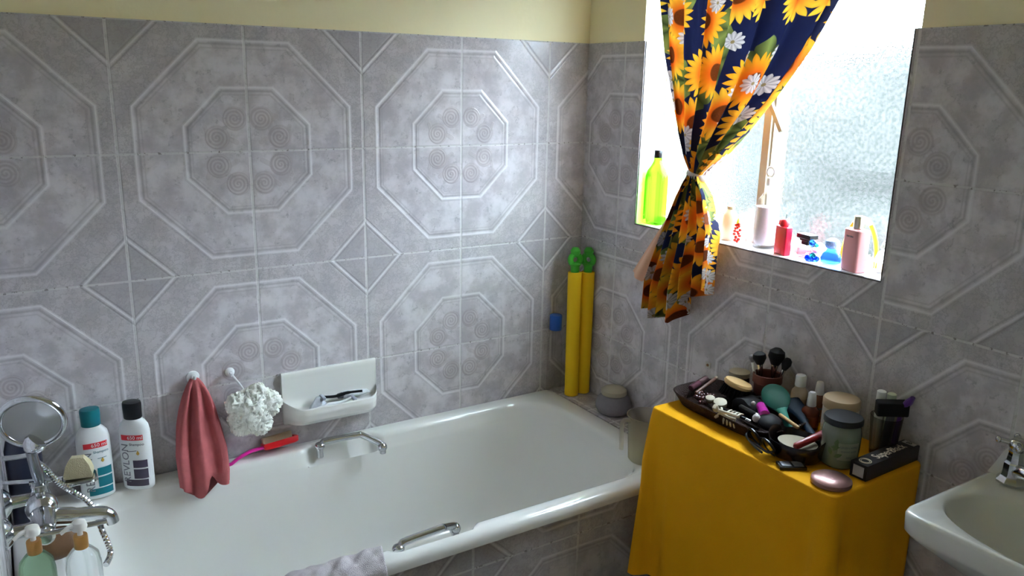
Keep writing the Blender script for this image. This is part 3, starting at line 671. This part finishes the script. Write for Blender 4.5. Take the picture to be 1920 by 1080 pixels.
# pump bottles
def pump(label, loc, tint, rz):
    t = thing('pump_bottle', label, 'pump bottle', loc, rz, 'clear pump bottles on the bath corner')
    t.scale = (1.08, 1.08, 1.17)
    mk('bottle_body', lathe([(.028, 0), (.031, .004), (.032, .02), (.032, .075), (.029, .095), (.018, .108), (.012, .111)], 28), tint, t)
    mk('collar', lathe([(.0125, .111), (.013, .112), (.013, .134), (.012, .136)], 24), mat('gold_collar', (.50, .25, .07), .3, .6), t)
    mk('pump_head', join(lathe([(.005, .136), (.005, .146), (.013, .147), (.0145, .152), (.012, .162), (.005, .165)], 20), tube(smooth_path([(0, 0, .156), (-.018, .0, .157), (-.034, 0, .150)], 4), [.006, .006, .0055, .005, .0045, .004, .0035, .0035, .003], 10)), CREAM if 0 else mat('ivory_plastic', (.72, .68, .62), .35), t)
pump('green tinted pump bottle with a gold collar, nearest the left wall', (-1.782, -.520, BZ + .003), gmat('green_soap', (.55, .80, .55), .15, 1.2, .3), 20)
pump('clear pump bottle with a copper collar, on the rim right of the green one', (-1.698, -.545, BZ + .003), gmat('clear_soap', (.85, .88, .90), .1, 1.2, .35), 15)

# ------------------------------------------------------------ side table with yellow cloth
TZ = .81; TX0, TX1, TY0, TY1 = -.345, -.012, -1.362, -.790
t = thing('side_table', 'dark wooden side table hidden under the yellow cloth', 'table', (-.18, -1.075, 0))
WOOD = mat('dark_wood', (.07, .035, .02), .5, var=.3, vscale=20)
mk('tabletop', box(-.15, .155, -.265, .265, TZ - .03, TZ - .004), WOOD, t, 0)
mk('shelf', box(-.145, .15, -.26, .26, .12, .14), WOOD, t, 0)
for sx in (-1, 1):
    for sy in (-1, 1):
        mk('leg', box(sx * .138 - .015, sx * .138 + .015, sy * .245 - .015, sy * .245 + .015, 0, TZ - .031), WOOD, t, 0)
def cloth_rings():
    base = rrect(TX0, TX1, TY0, TY1, .018, 10, 60); n = len(base); rings = []
    cx, cy = (TX0 + TX1) / 2, (TY0 + TY1) / 2
    nrm = []
    for i in range(n):
        a = base[i - 1]; b = base[(i + 1) % n]; dx, dy = b[0] - a[0], b[1] - a[1]; l = math.hypot(dx, dy); nrm.append((dy / l, -dx / l))
    for s in (.02, .4, .8, .97): rings.append([(cx + (x - cx) * s, cy + (y - cy) * s, TZ + .0025) for x, y in base])
    rings.append([(x - .002 * nx, y - .002 * ny, TZ + .001) for (x, y), (nx, ny) in zip(base, nrm)])
    K = 34
    for k in range(K + 1):
        q = k / K; ring = []
        for (x, y), (nx, ny) in zip(base, nrm):
            hem = .335 + .012 * sin(y * 18) + (.05 if y > -.9 and x > -.3 else 0)
            z = TZ - .004 - q * (TZ - hem); e = q ** .8
            off = .004 * q
            dF = math.hypot(x - TX0, y - TY0); dL = math.hypot(x - TX0, y - TY1)
            if x < TX0 + .03 or y < TY0 + .03 or y > TY1 - .03:
                off += e * .062 * math.exp(-(dF / .030) ** 2) - e * .022 * math.exp(-((dF - .062) / .018) ** 2) + e * .016 * math.exp(-((dF - .115) / .03) ** 2)
                off += e * .050 * math.exp(-(dL / .030) ** 2) - e * .022 * math.exp(-((dL - .05) / .016) ** 2) + e * .014 * math.exp(-((dL - .09) / .022) ** 2)
            if x < TX0 + .01: off += e * (.008 * sin((y + .8) * 24) + .005 * sin((y + .8) * 47 + 1)) * min(1, dF / .08) * min(1, dL / .08)
            if y < TY0 + .01: off += e * (.012 * sin(x * 38 + 1) + .006) * min(1, dF / .08)
            if y > TY1 - .01: off = min(off, .02) + 0
            if x > TX1 - .02: off = max(0, min(off, .004)) * 0; z = max(z, TZ - .40)
            off = max(off, .0015 * q)
            X_, Y_ = x + nx * off, y + ny * off
            ring.append((min(X_, -.006), Y_, z))
        rings.append(ring)
    return loft(rings, True, True, False)
solo('table_cloth', 'bright yellow cloth draped over the side table to near the floor', 'tablecloth', cloth_rings(), mat('yellow_cloth', (.84, .395, .008), .85, var=.06, vscale=12, bmp=.0008, bscale=700, spec=.15), smooth=70)

# ------------------------------------------------------------ things on the table
def axes(xa, zh):
    xa = Vector(xa).normalized(); zh = Vector(zh); z = (zh - xa * zh.dot(xa)).normalized(); y = z.cross(xa)
    return Matrix(((xa.x, y.x, z.x), (xa.y, y.y, z.y), (xa.z, y.z, z.z))).to_euler()
D = TZ + .0035
def on(name, label, cat, x, y, rz=0, group=None, z=0, rotv=None): return thing(name, label, cat, (x, y, D + z), rz, group, rotv)
# long wicker tray
TRB = mat('dark_wicker', (.030, .014, .010), .6, var=.5, vscale=90, bmp=.003, bscale=260, spec=.2)
def boat(L, W, H, wall=.005, n=48, p=1.0):
    def ring(s, z, k):
        o = []
        for j in range(n):
            a = 2 * pi * j / n; c, q = cos(a), sin(a)
            o.append((L * s * k * abs(c) ** (.75 * p) * (1 if c > 0 else -1), W * s * abs(q) ** (.8 * p) * (1 if q > 0 else -1), z + H * (.35 if p == 1 else .03) * abs(c) ** 5 * (z / H)))
        return o
    r = [ring(.80, 0, 1), ring(.86, .003, 1), ring(1, H, 1), ring(.985, H + .002, 1), ring(.955, H, 1), ring(.83, .006, 1), ring(.5, .005, 1)]
    return loft(r)
tr = on('wicker_tray', 'long dark brown wicker tray of make-up on the yellow cloth', 'tray', -.192, -.955, 89)
mk('tray_body', boat(.176, .099, .034, p=.55), TRB, tr, 50)
TF = .008    # tray floor height
t = on('cream_jar', 'dark jar with a cream lid at the back of the wicker tray', 'jar', -.055, -.832)
mk('jar_body', lathe([(.026, 0), (.029, .003), (.029, .040), (.026, .046)]), mat('brown_glass', (.03, .012, .010), .2), t)
mk('lid', lathe([(.027, .046), (.029, .048), (.029, .060), (.026, .062)]), CREAM, t)
t = thing('hair_brush', 'round wooden hairbrush lying bristles down in the wicker tray', 'brush', (-.135, -.900, D + .062), 0, None, axes((-.15, -1, -.05), (.15, -.25, .9)))
t.scale = (1.3, 1.35, 1.15)
mk('brush_back', lathe([(.024, -.010), (.032, -.006), (.034, .0), (.031, .005), (.016, .007)], 32, (0, 0), 1, .72), mat('pale_wood', (.62, .40, .17), .45, var=.12, vscale=50), t)
br = []
for i in range(90):
    a = i * 2.4; r = .030 * sqrt(i / 90); br.append(tube([(r * cos(a), r * .68 * sin(a), -.009), (r * 1.15 * cos(a) - .004, r * .8 * sin(a), -.034)], .0022, 5))
b = mk('bristles', join(*br), SATIN, t, 0); b['kind'] = 'stuff'
t = on('brush_cup', 'terracotta cup holding four make-up brushes', 'cup', -.066, -.938)
mk('cup_body', lathe([(.029, 0), (.031, .003), (.035, .066), (.039, .068), (.039, .090), (.036, .091), (.033, .088), (.029, .012), (.01, .010)], 32), mat('terracotta', (.13, .035, .022), .7, var=.15, vscale=40), t)
def mbrush(label, dx, dy, tx, ty, h, hw, hl, fan=1, hm=CHROME, c=SATIN):
    base = Vector((-.066 + dx, -.938 + dy, D + .014)); top = Vector((-.066 + tx, -.938 + ty, D + h)); d = top - base; L = d.length
    t = thing('makeup_brush', label, 'brush', base, 0, 'make-up brushes in the terracotta cup'); t.rotation_euler = d.to_track_quat('Z', 'Y').to_euler()
    hw *= 1.3; hl *= 1.15
    mk('stem', lathe([(.002, 0), (.0035, .01), (.0035, L - .035)], 10), BLACK, t)
    mk('ferrule', lathe([(.004, L - .04), (hw * .5, L - .004)], 14), hm, t)
    mk('bristle_head', lathe([(hw * .5, L - .004), (hw, L + hl * .45), (hw * .9, L + hl * .8), (hw * .45, L + hl)], 20, (0, 0), fan, 1), c, t)
mbrush('big black powder brush, tallest in the terracotta cup', .004, -.006, .010, -.012, .122, .017, .036)
mbrush('round black blusher brush left of the tallest in the cup', -.006, .006, -.010, .022, .116, .014, .026)
mbrush('angled black make-up brush at the right edge of the cup', .006, -.012, .022, -.034, .112, .010, .026)
mbrush('thin speckled brush at the left edge of the cup', -.01, .012, -.020, .040, .118, .006, .014, 1, WHITE, mat('speckled', (.2, .18, .2), .7, var=.8, vscale=300))
# green paddle brush
t = thing('paddle_brush', 'green paddle hairbrush leaning out of the tray by the bottles', 'hairbrush', (-.138, -1.028, D + .068), 0, None, axes((-.50, -.84, -.30), (-.42, -.25, .78)))
t.scale = (1.1, 1.15, 1)
TG2 = mat('green_rubber', (.0, .060, .035), .55, spec=.2)
mk('paddle', lathe([(.026, -.008), (.036, -.003), (.037, .003), (.030, .007), (.012, .009)], 32, (0, 0), 1.25, .80), TG2, t, 60)
mk('handle', loft([[(x, w * cos(a), z + .005 * sin(a)) for a in [2 * pi * j / 12 for j in range(12)]] for x, w, z in ((.036, .018, 0), (.05, .010, 0), (.075, .008, -.002), (.11, .009, -.006), (.135, .006, -.012))]), mat('mint_rubber', (.02, .19, .13), .5, spec=.25), t, 60)
mk('bristle_pad', lathe([(.024, -.018), (.030, -.008)], 24, (0, 0), 1.2, .75), SATIN, t)
t = thing('blue_brush', 'dark blue handled hairbrush under the green paddle brush', 'hairbrush', (-.112, -1.082, D + .040), 0, None, axes((-.50, -.84, -.18), (-.42, -.25, .78)))
mk('handle', loft([[(x, w * cos(a), .006 * sin(a)) for a in [2 * pi * j / 12 for j in range(12)]] for x, w in ((-.06, .022), (-.02, .024), (.015, .012), (.05, .008), (.09, .010), (.105, .006))]), mat('dark_blue_plastic', (.008, .022, .045), .5, spec=.2), t, 60)
# bottles by the wall
def cosmetic(label, x, y, r, h, ch, cr, bodym, liq=None, seed=0, nz=False):
    t = on('cosmetic_bottle', label, 'bottle', x, y)
    mk('bottle_body', lathe([(r * .9, 0), (r, .003), (r, h * .72), (r * .92, h * .84), (r * .6, h * .95), (cr * .9, h)]), bodym, t)
    mk('cap', lathe([(cr, h), (cr * 1.05, h + .002), (cr * (.8 if nz else 1.0), h + ch - .003), (cr * (.6 if nz else .85), h + ch)]), WHITE if not seed else CREAM, t)
    mk('label_band', lathe([(r + .0004, h * .18), (r + .0004, h * .62)]) if liq else join(lathe([(r + .0004, h * .50), (r + .0004, h * .56)])), liq or INK, t)
PEACHL = mat('peach_lotion', (.62, .50, .38), .4)
cosmetic('cream lotion bottle with a white cap, leftmost of the three by the wall', -.045, -1.028, .0215, .082, .030, .0135, PEACHL, mat('faint_label', (.50, .36, .24), .5))
cosmetic('amber bottle with a white spray cap, front of the three by the wall', -.090, -1.100, .023, .062, .036, .0115, mat('amber_oil', (.14, .03, .012), .25, coat=.4), mat('amber_label', (.22, .05, .02), .5), 0, True)
cosmetic('slim amber bottle with a white nozzle, against the wall behind the others', -.028, -1.075, .019, .072, .034, .0115, mat('amber_oil_dark', (.22, .09, .05), .25), None, 0, True)
# big cream tub
t = on('cream_tub', 'large cream plastic tub behind the green jar', 'tub', -.082, -1.178)
mk('tub_body', lathe([(.038, 0), (.042, .004), (.042, .084), (.040, .086)], 36), mat('cream_body', (.60, .52, .42), .5), t)
mk('lid', lathe([(.042, .086), (.0435, .088), (.0435, .105), (.041, .109)], 36), mat('tan_lid', (.44, .32, .20), .5), t)
mk('label_band', lathe([(.0424, .03), (.0424, .068)], 36), mat('grey_print', (.45, .42, .38), .5, var=.35, vscale=70), t)
# green candle jar
t = on('candle_jar', 'pale green glass jar with a black lid and leafy label', 'jar', -.192, -1.262)
t.scale = (.97, .97, .91)
mk('jar_body', lathe([(.036, 0), (.041, .005), (.043, .03), (.044, .085), (.041, .104), (.036, .112)], 40), mat('green_wax_jar', (.15, .18, .12), .25, coat=.6), t)
mk('lid', lathe([(.042, .112), (.0445, .114), (.0445, .124), (.042, .128), (.02, .1285)], 40), BLACK, t)
def onjar(g, r): return [(r * sin(x / r), -r * cos(x / r) + y, z) for x, y, z in g[0]], g[1]
v, f, _ = grid(lambda a, b: (-.020 + .052 * a, 0, .028 + .045 * b), 16, 2); lab = onjar((v, f), .0446)
mk('paper_label', rot(lab, 'Z', -36), mat('sage_label', (.22, .235, .17), .6), t)
ln = [onjar(mv(stand(text_geo(s, z, .0002)), .006, 0, h), .0450) for s, z, h in (('GREEN APPLE', .0072, .062), ('scented candle', .0062, .052), ('220 g', .0055, .036))]
mk('lettering', rot(join(*ln), 'Z', -36), INK, t)
lf = []
for (x, z, a) in ((-.030, .050, 30), (-.034, .038, -20), (-.027, .034, 60), (-.036, .058, 80), (-.026, .062, 10)):
    g = lathe([(.0005, 0), (.005, .007), (.0045, .013), (.0005, .02)], 10, (0, 0), 1, .04); g = rot(g, 'Y', a); lf.append(onjar(mv(g, x, 0, z), .0449))
mk('leaf_print', rot(join(*lf), 'Z', -36), mat('leaf_green', (.07, .12, .04), .5), t)
# tumbler with brushes
t = on('plastic_tumbler', 'clear grey tumbler holding brushes near the wall', 'tumbler', -.066, -1.288)
mk('tumbler_body', lathe([(.026, 0), (.028, .003), (.036, .100), (.0345, .1), (.027, .006), (.01, .005)], 32), gmat('smoky_plastic', (.50, .48, .47), .12, 1.15, .55), t)
t = thing('flat_brush', 'black wide bristle brush standing in the clear tumbler', 'brush', (-.066, -1.288, D + .008), 0, None, (R(6), R(3), R(-40)))
mk('stem', rbox(.018, .008, .10, .003), INK, t); mk('bristle_block', mv(rot(rbox(.070, .026, .034, .004, .002), 'Y', -6), 0, 0, .100), SATIN, t)
for lab_, x, y, m_, tz in (('white topped tube at the left in the clear tumbler', -.058, -1.262, WHITE, .142), ('pale green stick behind the black brush in the tumbler', -.048, -1.282, mat('pale_green', (.55, .60, .45), .5), .140)):
    solo('cosmetic_tube', lab_, 'tube', lathe([(.007, 0), (.009, .004), (.010, tz - .03), (.008, tz - .026), (.0105, tz - .022), (.0105, tz), (.008, tz + .002)], 16), m_, (x, y, D + .008))
solo('purple_comb', 'purple plastic brush standing at the right of the clear tumbler', 'brush', join(rbox(.009, .009, .118, .003), mv(rot(loft([[(w * cos(2 * pi * j / 12), w * .6 * sin(2 * pi * j / 12), z) for j in range(12)] for w, z in ((.006, 0), (.013, .01), (.014, .03), (.008, .044))]), 'X', 24), 0, 0, .112)), mat('purple_plastic', (.10, .025, .22), .35), (-.056, -1.303, D + .008), 0, None, (R(5), R(2), 0))
# hair colour box
t = thing('hair_colour_box', 'black hair colour box lying at the right edge of the cloth', 'box', (-.118, -1.330, D), 0, None)
BL, BW, BH = .205, .040, .036
M_ = Matrix.Rotation(R(1.5), 4, 'Z')
BX = mat('box_black', (.018, .013, .014), .35); FO = mat('foil_print', (.85, .76, .62), .4)
mk('carton', xf(box(-BL / 2, BL / 2, -BW / 2, BW / 2, 0, BH), M_), BX, t, 0)
mk('lettering', xf(mv(text_geo('SuperBlack', .030, .0002, .86), .012, .0, BH + .0003), M_), FO, t, 0)
mk('round_emblem', xf(join(mv(torus((0, 0, 0), .0125, .0012, 'z', 30, 6), -.080, 0, BH + .0004), mv(torus((0, 0, 0), .009, .0008, 'z', 24, 6), -.080, 0, BH + .0004)), M_), FO, t)
SP = mat('silver_panel', (.50, .47, .46), .4)
mk('end_panel', xf(box(-BL / 2 - .0004, -BL / 2, -.013, .013, .005, .03), M_), SP, t, 0)
mk('corner_panel', xf(box(.086, .101, -.015, .015, BH, BH + .0004), M_), SP, t, 0)
mk('end_letter', xf(mv(rot(text_geo('B', .018, .0003), 'Z', 0), .0935, 0, BH + .0008), M_), BLACK, t, 0)
solo('folded_wipe', 'small pinkish folded tissue behind the end of the black box', 'tissue', rbox(.03, .022, .008, .004), mat('tissue', (.45, .33, .31), .8), (-.024, -1.30, D), 20)
# compact
t = thing('powder_compact', 'shiny rose oval compact at the front corner of the cloth', 'compact', (-.292, -1.318, D), -8)
RS = mat('rose_metal', (.24, .12, .105), .34, .5, coat=.2)
mk('case_base', lathe([(.044, 0), (.047, .003), (.047, .007)], 40, (0, 0), .92, .92), RS, t); mk('case_lid', lathe([(.047, .0075), (.0465, .011), (.038, .016), (.018, .019), (.004, .0195)], 40, (0, 0), .92, .92), RS, t)
# eyeshadow palette
t = thing('eyeshadow_palette', 'small open grey eyeshadow palette at the front edge', 'palette', (-.305, -1.222, D), -32)
mk('case', rbox(.062, .034, .007, .003, .001), BLACK, t); mk('pan', mv(rbox(.022, .024, .002, .002, .0005), -.014, 0, .0065), mat('grey_shadow', (.16, .17, .20), .5), t); mk('pan', mv(rbox(.022, .024, .002, .002, .0005), .014, 0, .0065), mat('pale_shadow', (.26, .27, .30), .5), t)
# black dish with red comb
t = thing('curved_dish', 'black curved dish with a cream rim at the end of the tray', 'dish', (-.246, -1.188, D), -74)
mk('dish_body', boat(.066, .055, .040), mat('black_lacquer', (.010, .006, .006), .25), t, 50)
mk('dish_lining', mv(rot(lathe([(.030, 0), (.040, .014), (.046, .024)], 32, (0, 0), 1.0, .8), 'X', 0), 0, 0, .010), mat('cream_lining', (.28, .23, .15), .6), t)
t = thing('red_tube', 'dark red cosmetic tube resting across the black dish', 'tube', (-.232, -1.215, D + .050), 0, None, (0, R(-4), R(2)))
mk('tube_body', rot(lathe([(.005, -.062), (.008, -.058), (.009, .04), (.009, .055)], 16), 'Y', 90), mat('dark_red', (.22, .012, .012), .3), t); mk('cap', rot(lathe([(.0095, .055), (.0095, .078), (.007, .081)], 16), 'Y', 90), BLACK, t)
t = on('round_compact', 'round black lidded compact beside the magenta lipstick', 'compact', -.225, -1.085, 0, None, .034, (R(12), R(-14), 0))
mk('case_base', lathe([(.024, 0), (.027, .003), (.027, .008)]), BLACK, t); mk('case_lid', lathe([(.027, .0085), (.0275, .012), (.022, .018), (.008, .020)]), SATIN, t)
def stick(name, label, cat, m1, m2, p0, p1, r, frac=.55):
    a, b = Vector(p0), Vector(p1); d = b - a; L = d.length
    t = thing(name, label, cat, a); t.rotation_euler = d.to_track_quat('Z', 'Y').to_euler()
    mk('barrel', lathe([(r * .8, 0), (r, .002), (r, L * frac)], 14), m1, t); mk('cap', lathe([(r * 1.08, L * frac), (r * 1.08, L - .003), (r * .6, L)], 14), m2, t)
MAG = mat('magenta_plastic', (.42, .01, .26), .25, coat=.5)
stick('lipstick', 'magenta lipstick lying in the tray', 'lipstick', MAG, MAG, (-.182, -1.020, D + .050), (-.226, -1.072, D + .052), .0125)
stick('eyeliner_pencil', 'black eyeliner pencil lying along the near rim of the tray', 'pencil', BLACK, CHROME, (-.262, -.96, D + .040), (-.262, -1.06, D + .040), .004, .85)
stick('wooden_pencil', 'tan wooden cosmetic pencil beside the round black compact', 'pencil', mat('tan_wood', (.55, .34, .14), .5), mat('tan_wood2', (.45, .26, .10), .5), (-.175, -1.075, D + .046), (-.205, -1.155, D + .048), .0045, .8)
stick('mascara', 'black mascara tube with a silver end lying in the tray', 'mascara', BLACK, CHROME, (-.20, -.97, D + .034), (-.215, -1.06, D + .036), .007, .7)
stick('lip_gloss', 'dark plum lip gloss at the left end of the tray', 'lip gloss', mat('plum_gloss', (.12, .04, .06), .2, coat=.5), mat('rose_cap', (.25, .14, .14), .25, .6), (-.225, -.815, D + .036), (-.150, -.800, D + .046), .009, .5)
stick('brown_pencil', 'brown pencil lying across the left end of the tray', 'pencil', mat('brown_paint', (.14, .06, .035), .4), CREAM, (-.235, -.845, D + .034), (-.125, -.815, D + .050), .005, .9)
for i, (x, y, z, r, h, lb) in enumerate(((-.243, -.905, .034, .012, .013, 'smaller cream lidded pot at the near edge of the tray'), (-.248, -.945, .034, .017, .018, 'larger cream lidded pot beside the hair claw'))):
    t = thing('cream_pot', lb, 'pot', (x, y, D + z), 0, 'small cream pots in the tray', (R(10), R(-12), 0))
    mk('pot_body', lathe([(r * .85, 0), (r * .95, .002), (r * .95, h * .55)]), mat('amber_pot', (.20, .12, .06), .3), t); mk('lid', lathe([(r, h * .55), (r, h * .95), (r * .88, h)]), CREAM, t)
for x, y, z, r, lb in ((-.245, -1.062, .046, .0105, 'small white ball by the round black compact'), (-.19, -1.035, .050, .005, 'tiny pearl bead in the middle of the tray'), (-.175, -.99, .045, .006, 'tiny silver bead under the paddle brush')):
    solo('bead', lb, 'bead', sphere((0, 0, 0), r, 16), mat('pearl', (.62, .55, .52), .3), (x, y, D + z))
# hair claw
t = thing('hair_claw', 'bone white hair claw clip hooked on the tray edge', 'hair clip', (-.285, -.985, D + .042), 0, None, (R(0), R(-38), R(8)))
BONE = mat('bone_plastic', (.50, .44, .32), .4)
def claw(sg):
    g = [tube(smooth_path([(0, 0, .0), (.004 * sg, -.012, -.004), (.006 * sg, -.030, -.002), (.004 * sg, -.045, .0)], 4), [.0055] * 5 + [.0045] * 5 + [.003] * 3, 8),
         tube(smooth_path([(0, 0, .0), (.006 * sg, .006, -.006), (.016 * sg, .014, -.010)], 4), [.006, .006, .0055, .005, .005, .0045, .004, .004, .003], 8)]
    for k in range(4): g.append(tube(smooth_path([(.004 * sg, -.012 - .010 * k, -.002), (.016 * sg, -.014 - .010 * k, -.006), (.022 * sg, -.014 - .011 * k, -.014)], 3), [.003, .003, .0028, .0026, .0022, .002, .0016], 6))
    return join(*g)
mk('claw_half', claw(-1), BONE, t, 60); mk('claw_half', claw(1), BONE, t, 60); mk('finger_grip', join(mv(rbox(.014, .012, .018, .003), 0, .014, .0), tube([(0, .008, .004), (.0, -.055, .010)], .004, 8)), BONE, t)
# glasses at the front of the tray
t = thing('sunglasses', 'black folded sunglasses at the near front edge of the tray', 'sunglasses', (-.300, -1.130, D + .014), 74)
LN = mat('dark_lens', (.01, .01, .012), .05, coat=1)
for x in (-.030, .030):
    l = mk('lens_rim', mv(rot(torus((0, 0, 0), .022, .0032, 'z', 28, 8), 'X', 60), x, 0, .010), BLACK, t); mk('lens', mv(rot(lathe([(.020, -.001), (.021, 0), (.020, .001)]), 'X', 60), x, 0, .010), LN, l)
mk('bridge', tube([(-.010, -.002, .014), (0, -.004, .017), (.010, -.002, .014)], .003, 8), BLACK, t)
for s in (-1, 1): mk('temple', tube(smooth_path([(.054 * s, 0, .012), (.045 * s, .014, .006), (0, .018 + .004 * s, .003), (-.035 * s, .018 + .004 * s, .001)], 5), .003, 8), BLACK, t)
# dark clutter that stands in the tray
solo('make_up_bag', 'black zipped make-up bag slumped in the middle of the tray', 'bag', loft([[(px * s, py * s, z + .004 * sin(px * 90)) for px, py in rrect(-.062, .062, -.038, .038, .02, 8, 8)] for s, z in ((.9, 0), (1, .006), (1.0, .022), (.85, .034), (.4, .038))]), SATIN, (-.150, -.978, D + TF), 80)
solo('necklace', 'tangled dark beaded necklace at the left of the tray', 'necklace', join(*[sphere((.026 * cos(k * .55) * (1 - k * .012), .030 * sin(k * .55) * (1 - k * .01), .005 * (k % 3)), .0055, 8) for k in range(40)]), mat('plum_beads', (.10, .035, .035), .2, coat=.5), (-.225, -.872, D + .022))

# ------------------------------------------------------------ basin
bs = thing('wash_basin', 'white ceramic wash basin on the right wall beside the yellow cloth', 'basin', (0, -1.77, .86))
def basin():
    N = 96
    def outer(ins, z, cut=0, r=.035):
        pts = rrect(-.350 + ins + cut, -.002, -.262 + ins + cut * .6, .262 - ins - cut * .6, r, 10, 14); return [(x, y, z) for x, y in pts]
    n = len(outer(0, 0)); o0 = outer(0, 0)
    def ell(a, b, cx, cy, z, pw=.85):
        out = []
        for x, y, _ in o0:
            an = math.atan2(y - cy, x - cx); c, s = cos(an), sin(an); out.append((cx + a * abs(c) ** pw * (1 if c > 0 else -1), cy + b * abs(s) ** pw * (1 if s > 0 else -1), z))
        return out
    cx, cy = -.205, 0
    R_ = [outer(0, -.20, .19, .05), outer(0, -.15, .13, .05), outer(0, -.09, .055, .045), outer(0, -.052, .010, .04), outer(.0, -.040, .002), outer(0, -.008), outer(.003, -.001), outer(.010, .001), outer(.014, -.0005, 0, .03)]
    R_ += [ell(.126, .242, cx, cy, -.003), ell(.120, .235, cx, cy, -.010), ell(.112, .220, cx, cy, -.035), ell(.095, .18, cx, cy, -.075, .95), ell(.07, .13, cx, cy, -.108, 1), ell(.03, .05, cx, cy, -.12, 1), ell(.012, .014, cx, cy, -.122, 1)]
    return loft(R_)
mk('bowl', basin(), CERB, bs, 60)
# raised back ledge with sloped end
pr = [(.262, .0), (.250, .026), (.238, .056), (.230, .068), (.220, .072), (-.21, .070), (-.25, 0)]
v = [(x, y, z) for x in (-.002, -.030) for y, z in pr]; k = len(pr)
mk('back_ledge', (v, [tuple(range(k)), tuple(range(2 * k - 1, k - 1, -1))] + [(i, (i + 1) % k, k + (i + 1) % k, k + i) for i in range(k)]), CERB, bs, 30)
tp = thing('pillar_tap', 'chrome pillar tap on the back left of the basin', 'tap', (-.040, -1.562, .861))
tp.scale = (1.2, 1.2, 1.3)
mk('tap_body', lathe([(.024, 0), (.025, .004), (.020, .010), (.017, .016), (.0165, .034), (.014, .038), (.012, .052), (.013, .055), (.008, .058)], 8), CHROME, tp, 25)
mk('spout', tube(smooth_path([(0, -.004, .020), (-.016, -.026, .030), (-.034, -.052, .027), (-.040, -.062, .014)], 5), [.012] * 6 + [.011] * 10, 12), CHROME, tp, 60)
h = mk('cross_head', join(lathe([(.010, .056), (.014, .062), (.014, .070), (.008, .075)], 16), *[tube([(0, 0, .067), (.028 * cos(a), .028 * sin(a), .069)], [.0055, .0042], 10) for a in (.5, .5 + pi / 2, .5 + pi, .5 + 3 * pi / 2)], *[sphere((.029 * cos(a), .029 * sin(a), .069), .0058, 10) for a in (.5, .5 + pi / 2, .5 + pi, .5 + 3 * pi / 2)]), CHROME, tp, 60)
